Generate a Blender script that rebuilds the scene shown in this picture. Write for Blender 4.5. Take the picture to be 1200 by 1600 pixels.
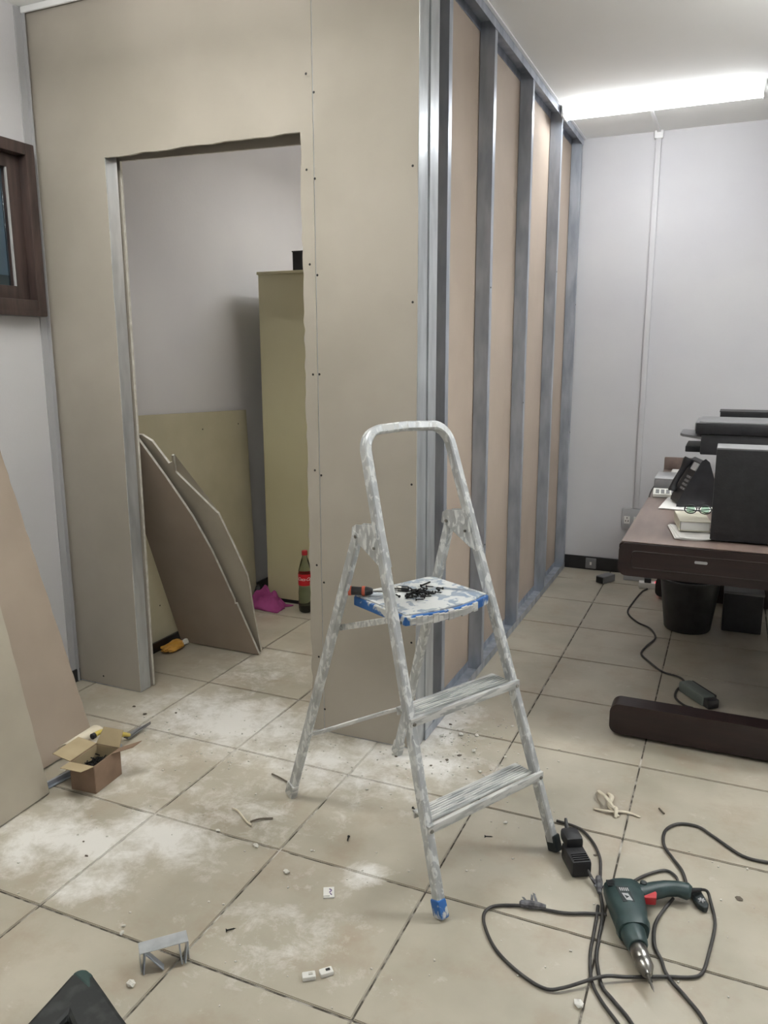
import bpy, bmesh, math, random
from mathutils import Vector, Matrix, Euler

# ---------------------------------------------------------------- camera, world, lights, exposure
S = bpy.context.scene
COL = S.collection
for o in list(bpy.data.objects):
    bpy.data.objects.remove(o)
cam_d = bpy.data.cameras.new('camera'); cam = bpy.data.objects.new('camera', cam_d); COL.objects.link(cam)
cam_d.sensor_fit = 'VERTICAL'; cam_d.sensor_height = 32.0; cam_d.sensor_width = 24.0
cam_d.lens = 1233.866 / 1600 * 32.0
cam_d.clip_start = 0.02
yaw, pit, rol = 0.413816, -0.198885, 0.002509
Mr = Matrix.Rotation(yaw, 3, 'Z') @ Matrix.Rotation(pit, 3, 'X') @ Matrix.Rotation(rol, 3, 'Y')
r_, f_, u_ = Mr.col[0], Mr.col[1], Mr.col[2]
cam.matrix_world = Matrix(((r_[0], u_[0], -f_[0], 0), (r_[1], u_[1], -f_[1], 0), (r_[2], u_[2], -f_[2], 1.45), (0, 0, 0, 1)))
S.camera = cam

w = bpy.data.worlds.new('world'); S.world = w; w.use_nodes = True
w.node_tree.nodes['Background'].inputs[0].default_value = (0.62, 0.72, 0.80, 1)
w.node_tree.nodes['Background'].inputs[1].default_value = 0.35

def area(name, loc, size, power, color=(1, 1, 1), rot=(0, 0, 0)):
    l = bpy.data.lights.new(name, 'AREA'); l.shape = 'RECTANGLE'; l.size, l.size_y = size
    l.energy = power; l.color = color
    o = bpy.data.objects.new(name, l); COL.objects.link(o); o.location = loc; o.rotation_euler = rot
    return o
# ceiling tubes of the main room behind the photographer, and the one of the half-closed room
def tube_pair(name, x, y, power, color, up=2.4, turn=0.0):
    # tube's light downward, plus an added stronger panel facing up to brighten the ceiling
    area(name, (x, y, 2.56), (1.2, 0.06), power, color, (0, 0, turn))
    area(name + '_up', (x, y, 2.50), (1.2, 0.06), power * up, color, (math.pi, 0, turn))
tube_pair('tube_light_main', -1.65, 1.60, 8.5, (1.0, 1.0, 0.96))
tube_pair('tube_light_right', 1.05, 3.15, 14, (0.98, 1.0, 1.0), 3.4)
tube_pair('tube_light_rear', 0.9, -0.6, 8, (0.98, 1.0, 1.0))
tube_pair('tube_light_inner', -1.50, 4.30, 7.0, (1.0, 1.0, 0.97), 1.6, math.pi / 2)

vs = S.view_settings
S.display_settings.display_device = 'sRGB'
vs.view_transform = 'Standard'; vs.look = 'None'; vs.exposure = 0.5; vs.gamma = 1.0
vs.use_curve_mapping = False

# ---------------------------------------------------------------- materials
def lin(c):
    return tuple(((x / 255) / 12.92 if x / 255 <= 0.04045 else ((x / 255 + 0.055) / 1.055) ** 2.4) for x in c) + (1,)

def mat(name, col, rough=0.7, metal=0.0, col2=None, scale=8.0, detail=4.0, bump=0.0, bscale=None, contrast=(0.35, 0.65),
        spec=0.5, coords='Object', stretch=(1, 1, 1), rough2=None, alpha=None, trans=0.0, emit=None, estr=0.0):
    m = bpy.data.materials.new(name); m.use_nodes = True
    nt = m.node_tree; b = nt.nodes['Principled BSDF']
    b.inputs['Base Color'].default_value = lin(col)
    b.inputs['Roughness'].default_value = rough
    b.inputs['Metallic'].default_value = metal
    b.inputs['Specular IOR Level'].default_value = spec
    if trans: b.inputs['Transmission Weight'].default_value = trans
    if emit:
        b.inputs['Emission Color'].default_value = lin(emit); b.inputs['Emission Strength'].default_value = estr
    if col2 is not None or bump:
        tc = nt.nodes.new('ShaderNodeTexCoord'); mp = nt.nodes.new('ShaderNodeMapping')
        mp.inputs['Scale'].default_value = stretch
        nt.links.new(tc.outputs[coords], mp.inputs[0])
    if col2 is not None:
        n = nt.nodes.new('ShaderNodeTexNoise'); n.inputs['Scale'].default_value = scale; n.inputs['Detail'].default_value = detail
        nt.links.new(mp.outputs[0], n.inputs['Vector'])
        r = nt.nodes.new('ShaderNodeValToRGB'); e = r.color_ramp.elements
        e[0].position, e[1].position = contrast; e[0].color = lin(col); e[1].color = lin(col2)
        nt.links.new(n.outputs['Fac'], r.inputs[0]); nt.links.new(r.outputs[0], b.inputs['Base Color'])
        if rough2 is not None:
            mr = nt.nodes.new('ShaderNodeMapRange'); mr.inputs[1].default_value, mr.inputs[2].default_value = contrast
            mr.inputs[3].default_value = rough; mr.inputs[4].default_value = rough2
            nt.links.new(n.outputs['Fac'], mr.inputs[0]); nt.links.new(mr.outputs[0], b.inputs['Roughness'])
    if bump:
        n2 = nt.nodes.new('ShaderNodeTexNoise'); n2.inputs['Scale'].default_value = bscale or scale * 4; n2.inputs['Detail'].default_value = 6
        nt.links.new(mp.outputs[0], n2.inputs['Vector'])
        bp = nt.nodes.new('ShaderNodeBump'); bp.inputs['Strength'].default_value = bump; bp.inputs['Distance'].default_value = 0.01
        nt.links.new(n2.outputs['Fac'], bp.inputs['Height']); nt.links.new(bp.outputs[0], b.inputs['Normal'])
    return m

def spattered(name, base, paint, metal, rough, scale, th, base2=None, stretch=(1, 1, 1)):
    """bare metal or plastic with splashes of dried paint"""
    m = mat(name, base, rough, metal, base2 or base, scale * 0.5, stretch=stretch)
    nt = m.node_tree; b = nt.nodes['Principled BSDF']
    src = b.inputs['Base Color'].links[0].from_socket
    mp = [n for n in nt.nodes if n.type == 'MAPPING'][0]
    n = nt.nodes.new('ShaderNodeTexNoise'); n.inputs['Scale'].default_value = scale; n.inputs['Detail'].default_value = 6; n.inputs['Distortion'].default_value = 0.6
    nt.links.new(mp.outputs[0], n.inputs['Vector'])
    r = nt.nodes.new('ShaderNodeMapRange'); r.inputs[1].default_value = th; r.inputs[2].default_value = th + 0.05
    nt.links.new(n.outputs['Fac'], r.inputs[0])
    mx = nt.nodes.new('ShaderNodeMix'); mx.data_type = 'RGBA'; mx.inputs[7].default_value = lin(paint)
    nt.links.new(r.outputs[0], mx.inputs[0]); nt.links.new(src, mx.inputs[6]); nt.links.new(mx.outputs[2], b.inputs['Base Color'])
    inv = nt.nodes.new('ShaderNodeMath'); inv.operation = 'MULTIPLY_ADD'; inv.inputs[1].default_value = -metal; inv.inputs[2].default_value = metal
    nt.links.new(r.outputs[0], inv.inputs[0]); nt.links.new(inv.outputs[0], b.inputs['Metallic'])
    rr = nt.nodes.new('ShaderNodeMapRange'); rr.inputs[3].default_value = rough; rr.inputs[4].default_value = 0.8
    nt.links.new(r.outputs[0], rr.inputs[0]); nt.links.new(rr.outputs[0], b.inputs['Roughness'])
    return m

def dust_mask(nt, geo):
    L = nt.links.new
    spots = [(-1.72, 1.60, .26, .10, 1.0), (-1.50, 1.72, .20, .12, 1.0), (-1.85, 1.55, .12, .20, .8), (-1.55, 1.47, .12, .10, .8), (-1.75, 2.45, .40, .22, .95), (-1.25, 2.30, .40, .18, .75),
             (-0.85, 1.80, .06, .05, .95), (-1.0, 2.46, .30, .12, .9), (-0.95, 2.75, .12, .3, .8), (-1.9, 2.0, .25, .2, .5), (-1.9, 2.95, .3, .25, .4), (-0.95, 1.50, .2, .2, .35), (-1.35, 1.95, .3, .25, .35)]
    acc = None
    for (x, y, a, c, k) in spots:
        s = nt.nodes.new('ShaderNodeVectorMath'); s.operation = 'SUBTRACT'; s.inputs[1].default_value = (x, y, 0); L(geo.outputs['Position'], s.inputs[0])
        d = nt.nodes.new('ShaderNodeVectorMath'); d.operation = 'MULTIPLY'; d.inputs[1].default_value = (1 / a, 1 / c, 0); L(s.outputs[0], d.inputs[0])
        e = nt.nodes.new('ShaderNodeVectorMath'); e.operation = 'LENGTH'; L(d.outputs[0], e.inputs[0])
        q = nt.nodes.new('ShaderNodeMapRange'); q.inputs[1].default_value = 0.1; q.inputs[2].default_value = 1.6; q.inputs[3].default_value = k; q.inputs[4].default_value = 0
        L(e.outputs['Value'], q.inputs[0])
        if acc is None: acc = q.outputs[0]
        else:
            mx = nt.nodes.new('ShaderNodeMath'); mx.operation = 'MAXIMUM'; L(acc, mx.inputs[0]); L(q.outputs[0], mx.inputs[1]); acc = mx.outputs[0]
    return acc

def grout_material():
    m = mat('grout', (70, 65, 58), 0.95, 0, (150, 145, 136), 26, 6, bump=0.3, contrast=(0.48, 0.66)); nt = m.node_tree; b = nt.nodes['Principled BSDF']
    geo = nt.nodes.new('ShaderNodeNewGeometry'); acc = dust_mask(nt, geo); src = b.inputs['Base Color'].links[0].from_socket
    n = nt.nodes.new('ShaderNodeTexNoise'); n.inputs['Scale'].default_value = 11; n.inputs['Detail'].default_value = 6; nt.links.new(geo.outputs['Position'], n.inputs['Vector'])
    ad = nt.nodes.new('ShaderNodeMath'); ad.operation = 'MULTIPLY_ADD'; ad.inputs[1].default_value = 0.5; nt.links.new(acc, ad.inputs[0]); nt.links.new(n.outputs['Fac'], ad.inputs[2])
    r = nt.nodes.new('ShaderNodeMapRange'); r.inputs[1].default_value = 0.58; r.inputs[2].default_value = 0.74; nt.links.new(ad.outputs[0], r.inputs[0])
    mx = nt.nodes.new('ShaderNodeMix'); mx.data_type = 'RGBA'; mx.inputs[7].default_value = lin((196, 192, 184)); nt.links.new(r.outputs[0], mx.inputs[0]); nt.links.new(src, mx.inputs[6]); nt.links.new(mx.outputs[2], b.inputs['Base Color'])
    return m

def tile_material():
    m = mat('floor_tile_glaze', (156, 150, 135), 0.38, 0, (182, 175, 160), 3.0, 5, 0.02, 40, (0.3, 0.7), coords='Object')
    nt = m.node_tree; b = nt.nodes['Principled BSDF']; L = nt.links.new
    geo = nt.nodes.new('ShaderNodeNewGeometry')
    for n in nt.nodes:
        if n.type == 'MAPPING': L(geo.outputs['Position'], n.inputs[0])
    src = b.inputs['Base Color'].links[0].from_socket
    # warm brown mottling
    n1 = nt.nodes.new('ShaderNodeTexNoise'); n1.inputs['Scale'].default_value = 5.5; n1.inputs['Detail'].default_value = 7; n1.inputs['Roughness'].default_value = 0.65
    L(geo.outputs['Position'], n1.inputs['Vector'])
    r1 = nt.nodes.new('ShaderNodeMapRange'); r1.inputs[1].default_value = 0.50; r1.inputs[2].default_value = 0.74; r1.inputs[4].default_value = 0.55
    L(n1.outputs['Fac'], r1.inputs[0])
    m1 = nt.nodes.new('ShaderNodeMix'); m1.data_type = 'RGBA'; m1.inputs[7].default_value = lin((152, 132, 112))
    L(r1.outputs[0], m1.inputs[0]); L(src, m1.inputs[6])
    # plaster dust lying in patches
    n2 = nt.nodes.new('ShaderNodeTexNoise'); n2.inputs['Scale'].default_value = 10; n2.inputs['Detail'].default_value = 10; n2.inputs['Roughness'].default_value = 0.75; n2.inputs['Distortion'].default_value = 0.3
    L(geo.outputs['Position'], n2.inputs['Vector'])
    acc = dust_mask(nt, geo)
    ad = nt.nodes.new('ShaderNodeMath'); ad.operation = 'MULTIPLY_ADD'; ad.inputs[1].default_value = 0.45; L(acc, ad.inputs[0]); L(n2.outputs['Fac'], ad.inputs[2])
    r2 = nt.nodes.new('ShaderNodeMapRange'); r2.inputs[1].default_value = 0.60; r2.inputs[2].default_value = 0.88; r2.inputs[4].default_value = 0.85
    L(ad.outputs[0], r2.inputs[0])
    m2 = nt.nodes.new('ShaderNodeMix'); m2.data_type = 'RGBA'; m2.inputs[7].default_value = lin((226, 224, 220))
    L(r2.outputs[0], m2.inputs[0]); L(m1.outputs[2], m2.inputs[6])
    L(m2.outputs[2], b.inputs['Base Color'])
    rr = nt.nodes.new('ShaderNodeMapRange'); rr.inputs[3].default_value = 0.36; rr.inputs[4].default_value = 0.9
    L(r2.outputs[0], rr.inputs[0]); L(rr.outputs[0], b.inputs['Roughness'])
    return m

M = {}
M['wall'] = mat('white_wall_paint', (196, 195, 199), 0.75, 0, (203, 202, 204), 1.5, bump=0.05, bscale=60)
M['ceiling'] = mat('ceiling_paint', (236, 236, 233), 0.85, 0, (240, 240, 238), 1.0)
M['board'] = mat('plasterboard_face_paper', (158, 151, 140), 0.72, 0, (168, 161, 150), 2.5, 6, bump=0.03, bscale=90)
M['board_edge'] = mat('plaster_edge', (214, 212, 204), 0.9, 0, (190, 186, 176), 30, bump=0.4, bscale=120)
M['back_paper'] = mat('plasterboard_back_paper', (170, 155, 141), 0.8, 0, (180, 165, 151), 2.5, 5, bump=0.03, bscale=70)
M['back_paper_brown'] = mat('brown_back_paper', (146, 132, 119), 0.8, 0, (156, 142, 128), 3, 5, bump=0.03, bscale=70)
M['board_grey'] = mat('offcut_paper', (158, 150, 136), 0.78, 0, (168, 160, 145), 4, bump=0.03)
M['offcut_green'] = mat('offcut_wall_paper', (172, 166, 142), 0.78, 0, (182, 176, 152), 4, bump=0.03)
M['steel'] = mat('galvanised_steel', (150, 157, 168), 0.42, 0.45, (178, 184, 194), 6, 3, coords='Object', stretch=(3, 3, 0.8), rough2=0.30)
M['steel_light'] = mat('bright_galvanised_steel', (176, 180, 184), 0.38, 0.5, (200, 204, 207), 7, 3, stretch=(3, 3, 0.7), rough2=0.28)
M['tile'] = tile_material()
M['grout'] = grout_material()
M['black_base'] = mat('black_skirting', (26, 26, 28), 0.35, 0, (40, 39, 40), 12)
M['black'] = mat('black_plastic', (24, 25, 28), 0.42, 0, (38, 38, 41), 20)
M['blackcase'] = mat('black_textured_case', (31, 31, 34), 0.5, 0, (39, 39, 42), 30, bump=0.1)
M['screw'] = mat('black_screw', (18, 18, 19), 0.45, 0.3)
M['cream'] = mat('cream_cabinet_enamel', (196, 189, 156), 0.42, 0, (202, 196, 164), 2)
M['mahogany'] = mat('dark_mahogany', (30, 19, 19), 0.38, 0, (42, 26, 25), 5, 8, stretch=(1, 9, 9), bump=0.05)
M['desk_top'] = mat('desk_top_veneer', (106, 92, 86), 0.28, 0, (122, 106, 98), 4, 6, stretch=(6, 1, 6))
M['window_wood'] = mat('window_wood', (58, 48, 46), 0.4, 0, (80, 65, 61), 5, 6, stretch=(8, 8, 1))
M['glass'] = mat('window_glass', (225, 235, 235), 0.03, trans=1.0)
M['ladder'] = spattered('paint_spattered_aluminium', (172, 175, 177), (216, 218, 217), 0.4, 0.36, 60, 0.52, (196, 199, 200), (1, 1, .5))
M['ladder_step'] = spattered('dusty_aluminium_tread', (166, 168, 168), (206, 206, 203), 0.4, 0.45, 30, 0.47, (190, 192, 191), (.4, 3, 2))
M['blue'] = spattered('blue_plastic_with_paint', (38, 92, 158), (200, 202, 199), 0.0, 0.45, 22, 0.53, (44, 104, 172))
M['platform_top'] = spattered('paint_covered_platform', (146, 152, 158), (196, 198, 197), 0.0, 0.6, 26, 0.46, (124, 140, 160))
M['tread_dark'] = mat('tread_groove', (118, 118, 116), 0.8)
M['cardboard'] = mat('cardboard', (124, 102, 84), 0.85, 0, (138, 115, 96), 12)
M['cardboard_in'] = mat('cardboard_inside', (158, 142, 112), 0.85, 0, (168, 152, 122), 12)
M['drill'] = mat('drill_green_housing', (36, 56, 57), 0.45, 0, (58, 78, 78), 14, 6, contrast=(0.45, 0.8))
M['drill_dark'] = mat('drill_rubber', (30, 38, 40), 0.6)
M['handle_dusty'] = mat('dusty_black_plastic', (28, 32, 33), 0.55, 0, (66, 68, 68), 22, 8, contrast=(0.5, 0.85))
M['handle_green'] = mat('green_plastic_tip', (38, 62, 60), 0.5, 0, (56, 80, 76), 20)
M['red'] = mat('red_plastic', (176, 42, 48), 0.4)
M['chrome'] = mat('worn_chrome', (170, 168, 164), 0.28, 1.0, (120, 118, 114), 30)
M['cable'] = mat('black_cable', (44, 42, 42), 0.5, 0, (62, 60, 58), 40)
M['tape'] = mat('silver_black_tape', (50, 50, 54), 0.5, 0, (110, 110, 114), 60)
M['white'] = mat('white_plastic', (220, 219, 214), 0.5)
M['plaster'] = mat('plaster_crumb', (214, 212, 204), 0.95, 0, (190, 187, 178), 60, bump=0.3)
M['chip'] = mat('dark_chip', (98, 90, 80), 0.9)
M['paper'] = mat('paper', (226, 225, 222), 0.85)
M['paper_torn'] = mat('torn_plasterboard_paper', (198, 188, 166), 0.9, 0, (214, 206, 188), 14)
M['purple'] = mat('purple_cloth', (134, 52, 104), 0.95, 0, (160, 74, 130), 9)
M['yellow'] = mat('mustard_wrapper', (206, 150, 58), 0.5, 0, (222, 170, 84), 14)
M['tool_yellow'] = mat('yellow_handle', (196, 176, 84), 0.5)
M['grey_plastic'] = mat('grey_plastic', (112, 112, 114), 0.5, 0, (124, 124, 126), 10)
M['light_grey'] = mat('light_grey_plastic', (168, 168, 170), 0.5)
M['greygreen'] = mat('grey_green_metal', (104, 112, 108), 0.5)
M['bottle'] = mat('bottle_plastic', (205, 222, 205), 0.04, trans=1.0)
M['liquid'] = mat('dark_drink', (38, 24, 18), 0.1)
M['label'] = mat('red_label', (206, 32, 42), 0.4)
M['lettering'] = mat('white_lettering', (240, 238, 236), 0.5)
M['led'] = mat('red_lamp', (255, 60, 80), 0.4, emit=(255, 50, 70), estr=2.0)
M['tube'] = mat('lit_tube', (255, 255, 255), 0.5, emit=(250, 253, 255), estr=20.0)
M['lampbody'] = mat('lamp_body', (232, 232, 232), 0.5)
M['corridor'] = mat('outside_wall', (92, 106, 104), 0.8, 0, (104, 118, 116), 3)
M['corridor_top'] = mat('outside_wall_upper', (150, 170, 180), 0.8)
M['copperred'] = mat('screwdriver_orange', (196, 92, 66), 0.5)
M['cream_paper'] = mat('cream_book', (196, 192, 176), 0.7)
M['violet'] = mat('violet_print', (120, 104, 142), 0.7)
M['lens'] = mat('spectacle_lens', (190, 226, 206), 0.05, trans=1.0)

# ---------------------------------------------------------------- helpers
Z = Vector((0, 0, 1))
class MB:
    def __init__(s): s.bm = bmesh.new(); s.sm = []
    def box(s, c, size, R=None, bev=0.0):
        b = bmesh.new(); bmesh.ops.create_cube(b, size=1.0)
        for v in b.verts: v.co = Vector((v.co.x * size[0], v.co.y * size[1], v.co.z * size[2]))
        if bev: bmesh.ops.bevel(b, geom=b.edges[:], offset=bev, segments=2, affect='EDGES', profile=0.6)
        s._add(b, c, R); return s
    def _add(s, b, c=(0, 0, 0), R=None):
        c = Vector(c)
        for v in b.verts:
            p = v.co.copy()
            if R is not None: p = R @ p
            v.co = p + c
        me = bpy.data.meshes.new('t'); b.to_mesh(me); b.free(); s.bm.from_mesh(me); bpy.data.meshes.remove(me)
    def ring_loft(s, rings, cap=True, closed=True):
        bm = s.bm; vs = [[bm.verts.new(p) for p in r] for r in rings]
        n = len(rings[0])
        for a, b in zip(vs[:-1], vs[1:]):
            for i in range(n if closed else n - 1):
                j = (i + 1) % n
                bm.faces.new((a[i], a[j], b[j], b[i]))
        if cap and closed:
            bm.faces.new(vs[0][::-1]); bm.faces.new(vs[-1])
        return s
    def tube(s, pts, r, n=8, cap=True):
        pts = [Vector(p) for p in pts]; rs = r if isinstance(r, (list, tuple)) else [r] * len(pts)
        t = (pts[1] - pts[0]).normalized(); a = t.orthogonal().normalized(); rings = []
        for i, p in enumerate(pts):
            t2 = (pts[min(i + 1, len(pts) - 1)] - pts[max(i - 1, 0)]).normalized()
            a = (a - a.dot(t2) * t2).normalized(); b = t2.cross(a)
            rings.append([p + rs[i] * (math.cos(k * 2 * math.pi / n) * a + math.sin(k * 2 * math.pi / n) * b) for k in range(n)])
        return s.ring_loft(rings, cap)
    def lathe(s, prof, o=(0, 0, 0), ax=(0, 0, 1), n=20):
        o = Vector(o); ax = Vector(ax).normalized(); a = ax.orthogonal().normalized(); b = ax.cross(a)
        rings = [[o + ax * h + max(r, 1e-4) * (math.cos(k * 2 * math.pi / n) * a + math.sin(k * 2 * math.pi / n) * b) for k in range(n)] for (r, h) in prof]
        return s.ring_loft(rings)
    def prism(s, poly, o, ux, uy, th):
        """polygon in plane (ux,uy) at o, extruded th along ux x uy"""
        o, ux, uy = Vector(o), Vector(ux), Vector(uy); nrm = ux.cross(uy).normalized() * th
        bm = s.bm; A = [bm.verts.new(o + ux * p[0] + uy * p[1]) for p in poly]; B = [bm.verts.new(v.co + nrm) for v in A]
        n = len(A); bm.faces.new(A[::-1]); bm.faces.new(B)
        for i in range(n): bm.faces.new((A[i], A[(i + 1) % n], B[(i + 1) % n], B[i]))
        return s
    def sheet(s, grid, th=0.0):
        bm = s.bm; V = [[bm.verts.new(p) for p in row] for row in grid]
        for i in range(len(V) - 1):
            for j in range(len(V[0]) - 1):
                bm.faces.new((V[i][j], V[i][j + 1], V[i + 1][j + 1], V[i + 1][j]))
        return s
    def build(s, name, m, parent=None, smooth=None, solid=0.0, mats=None, bev=0.0, sub=0):
        me = bpy.data.meshes.new(name); bmesh.ops.recalc_face_normals(s.bm, faces=s.bm.faces[:]); s.bm.to_mesh(me); s.bm.free()
        for mm in (mats or [m]): me.materials.append(M[mm] if isinstance(mm, str) else mm)
        if smooth is not None:
            me.polygons.foreach_set('use_smooth', [True] * len(me.polygons))
            try: me.set_sharp_from_angle(angle=math.radians(smooth))
            except Exception: pass
        o = bpy.data.objects.new(name, me); COL.objects.link(o)
        if parent: o.parent = parent
        if solid:
            md = o.modifiers.new('solid', 'SOLIDIFY'); md.thickness = solid; md.offset = 0
        if bev:
            md = o.modifiers.new('bevel', 'BEVEL'); md.width = bev; md.segments = 2; md.limit_method = 'ANGLE'; md.angle_limit = math.radians(40)
        if sub:
            md = o.modifiers.new('sub', 'SUBSURF'); md.levels = md.render_levels = sub
        return o

def tag(o, label=None, cat=None, group=None, kind=None):
    if label: o['label'] = label
    if cat: o['category'] = cat
    if group: o['group'] = group
    if kind: o['kind'] = kind
    return o
def empty(name, loc=(0, 0, 0), rot=(0, 0, 0), **k):
    o = bpy.data.objects.new(name, None); COL.objects.link(o); o.location = loc; o.rotation_euler = rot; o.empty_display_size = 0.05
    return tag(o, **k)
def one(name, m, loc=(0, 0, 0), rot=(0, 0, 0)):
    return name, m
def copy_tree(o, parent=None):
    c = o.copy(); COL.objects.link(c)
    if parent: c.parent = parent
    for ch in list(o.children):
        if ch is not c: copy_tree(ch, c)
    return c
def spline(pts, n=6):
    P = [Vector(p) for p in pts]; out = []
    for i in range(len(P) - 1):
        p0, p1, p2, p3 = P[max(i - 1, 0)], P[i], P[i + 1], P[min(i + 2, len(P) - 1)]
        for k in range(n):
            t = k / n; t2, t3 = t * t, t * t * t
            out.append(0.5 * ((2 * p1) + (p2 - p0) * t + (2 * p0 - 5 * p1 + 4 * p2 - p3) * t2 + (3 * p1 - p0 - 3 * p2 + p3) * t3))
    out.append(P[-1]); return out

# ---------------------------------------------------------------- floor
XL, XR, YB, YF, ZC = -2.62, 2.6, 5.33, -2.2, 2.75
floor = MB().box(((XL + XR) / 2, (YB + YF) / 2, -0.054), (XR - XL + 0.3, YB - YF + 0.3, 0.1)).build('floor', 'grout'); tag(floor, kind='structure')
rng = random.Random(3)
P, X0, Y0 = 0.4645, -0.205, 1.338
xs = [X0 + k * P for k in range(-6, 5)]; ys = [Y0 + k * P for k in range(-6, 10)]
tile_me = {}
for i in range(len(xs)):
    for j in range(len(ys)):
        x0, y0 = xs[i] + 0.0028, ys[j] + 0.0028; x1, y1 = xs[i] + P - 0.0028, ys[j] + P - 0.0028
        x0, y0, y1 = max(x0, XL), max(y0, YF), min(y1, YB)
        if x1 - x0 < 0.02 or y1 - y0 < 0.02: continue
        key = (round(x1 - x0, 3), round(y1 - y0, 3))
        if key not in tile_me:
            t = MB().box((0, 0, -0.005), (x1 - x0, y1 - y0, 0.010)); 
            o = t.build('tile', 'tile', floor, bev=0.0)
            bmx = bmesh.new(); bmx.from_mesh(o.data)
            bmesh.ops.bevel(bmx, geom=[e for e in bmx.edges if all(v.co.z > -0.001 for v in e.verts)], offset=0.0022, segments=2, affect='EDGES')
            bmx.to_mesh(o.data); bmx.free(); tile_me[key] = o.data
        else:
            o = bpy.data.objects.new('tile', tile_me[key]); COL.objects.link(o); o.parent = floor
        o.location = ((x0 + x1) / 2, (y0 + y1) / 2, rng.uniform(-0.0006, 0.0))

# ---------------------------------------------------------------- room shell
tag(MB().box(((XL + XR) / 2, (YB + YF) / 2, ZC + 0.05), (XR - XL + 0.3, YB - YF + 0.3, 0.1)).build('ceiling', 'ceiling'), kind='structure')
tag(MB().box(((XL + XR) / 2, YB + 0.05, ZC / 2), (XR - XL + 0.3, 0.1, ZC)).build('wall_back', 'wall'), kind='structure')
tag(MB().box(((XL + XR) / 2, YF - 0.05, ZC / 2), (XR - XL + 0.3, 0.1, ZC)).build('wall_rear', 'wall'), kind='structure')
tag(MB().box((XR + 0.05, (YB + YF) / 2, ZC / 2), (0.1, YB - YF, ZC)).build('wall_right', 'wall'), kind='structure')
WY0, WY1, WZ0, WZ1 = 1.30, 2.47, 1.615, 2.245
wl = MB()
xc = XL - 0.06
wl.box((xc, (YF + WY0) / 2, ZC / 2), (0.12, WY0 - YF, ZC))
wl.box((xc, (WY1 + YB) / 2, ZC / 2), (0.12, YB - WY1, ZC))
wl.box((xc, (WY0 + WY1) / 2, WZ0 / 2), (0.12, WY1 - WY0, WZ0))
wl.box((xc, (WY0 + WY1) / 2, (WZ1 + ZC) / 2), (0.12, WY1 - WY0, ZC - WZ1))
tag(wl.build('wall_left', 'wall'), kind='structure')
# window with brown wooden frame
win = empty('window_1', (XL, (WY0 + WY1) / 2, (WZ0 + WZ1) / 2), kind='structure')
hy, hz = (WY1 - WY0) / 2, (WZ1 - WZ0) / 2
fr = MB()
for s in (-1, 1):
    fr.box((0.0, s * (hy - 0.022), 0), (0.10, 0.044, 2 * hz), bev=0.004)
    fr.box((0.0, 0, s * (hz - 0.022)), (0.10, 2 * hy - 0.088, 0.044), bev=0.004)
fr.box((0.012, 0, -hz - 0.004), (0.075, 2 * hy + 0.004, 0.03), bev=0.006)
fr.build('window_frame', 'window_wood', win, smooth=40)
sa = MB()
for s in (-1, 1):
    sa.box((-0.012, s * (hy - 0.074), 0), (0.045, 0.058, 2 * hz - 0.09), bev=0.004)
    sa.box((-0.012, 0, s * (hz - 0.070)), (0.045, 2 * hy - 0.20, 0.052), bev=0.004)
sa.box((-0.012, 0, 0), (0.045, 0.05, 2 * hz - 0.19), bev=0.004)
sa.build('sash', 'window_wood', win, smooth=40)
for s in (-1, 1):
    MB().box((-0.015, s * (hy - 0.10) / 2, 0), (0.004, hy - 0.125, 2 * hz - 0.19)).build('pane', 'glass', win)
    bd = MB(); bd.box((0.004, s * (hy - 0.105), 0), (0.008, 0.008, 2 * hz - 0.19)); bd.build('glazing_bead', 'light_grey', win)
# passage beyond the window
tag(MB().box((-4.0, 1.6, 0.95), (0.1, 7, 1.9)).build('wall_outside', 'corridor'), kind='structure')
tag(MB().box((-3.985, 1.6, 2.35), (0.1, 7, 0.9)).build('wall_outside_upper', 'corridor_top'), kind='structure')
# skirting
tag(MB().box(((XL + XR) / 2, YB - 0.007, 0.045), (XR - XL, 0.014, 0.09), bev=0.003).build('baseboard_back', 'black_base'), kind='structure')
tag(MB().box((XL + 0.006, (YF + YB - 0.03) / 2, 0.03), (0.012, YB - YF - 0.04, 0.06), bev=0.003).build('baseboard_left', 'black_base'), kind='structure')
# cornice against the back wall
# ---------------------------------------------------------------- partitions
YW = 2.508
wf = MB()
wf.box(((-2.616 - 2.268) / 2, YW + 0.045, 0.003), (0.348, 0.062, 0.003)); wf.box(((-1.41 - 0.982) / 2, YW + 0.045, 0.003), (0.428, 0.062, 0.003))
wf.box(((-2.616 - 0.982) / 2, YW + 0.045, ZC - 0.003), (1.634, 0.062, 0.004)); wf.box(((-2.616 - 0.982) / 2, YW + 0.0145, ZC - 0.02), (1.634, 0.002, 0.035))
front = wf.build('wall_front', 'steel'); tag(front, kind='structure')
def rough_line(p, q, amp, n, r):
    out = []
    for i in range(1, n):
        t = i / n; x = p[0] + (q[0] - p[0]) * t; y = p[1] + (q[1] - p[1]) * t
        d = Vector((-(q[1] - p[1]), q[0] - p[0])).normalized() * r.uniform(-amp, amp)
        out.append((x + d.x, y + d.y))
    return out
def board(poly, y, th=0.012, m='board', parent=None, name='plasterboard', lab=None):
    mb = MB(); mb.prism(poly, (0, y, 0), (1, 0, 0), (0, 0, 1), -th)
    o = mb.build(name, m, parent, mats=[m, 'board_edge'])
    for p in o.data.polygons:
        if abs(p.normal.y) < 0.5: p.material_index = 1
    return o
r5 = random.Random(5)
door = [(-2.268, 0.004)]
door += rough_line((-2.268, 0.004), (-2.268, 2.183), 0.0012, 26, r5) + [(-2.268, 2.183)]
door += rough_line((-2.268, 2.183), (-1.414, 2.183), 0.003, 14, r5) + [(-1.414, 2.183)]
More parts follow.
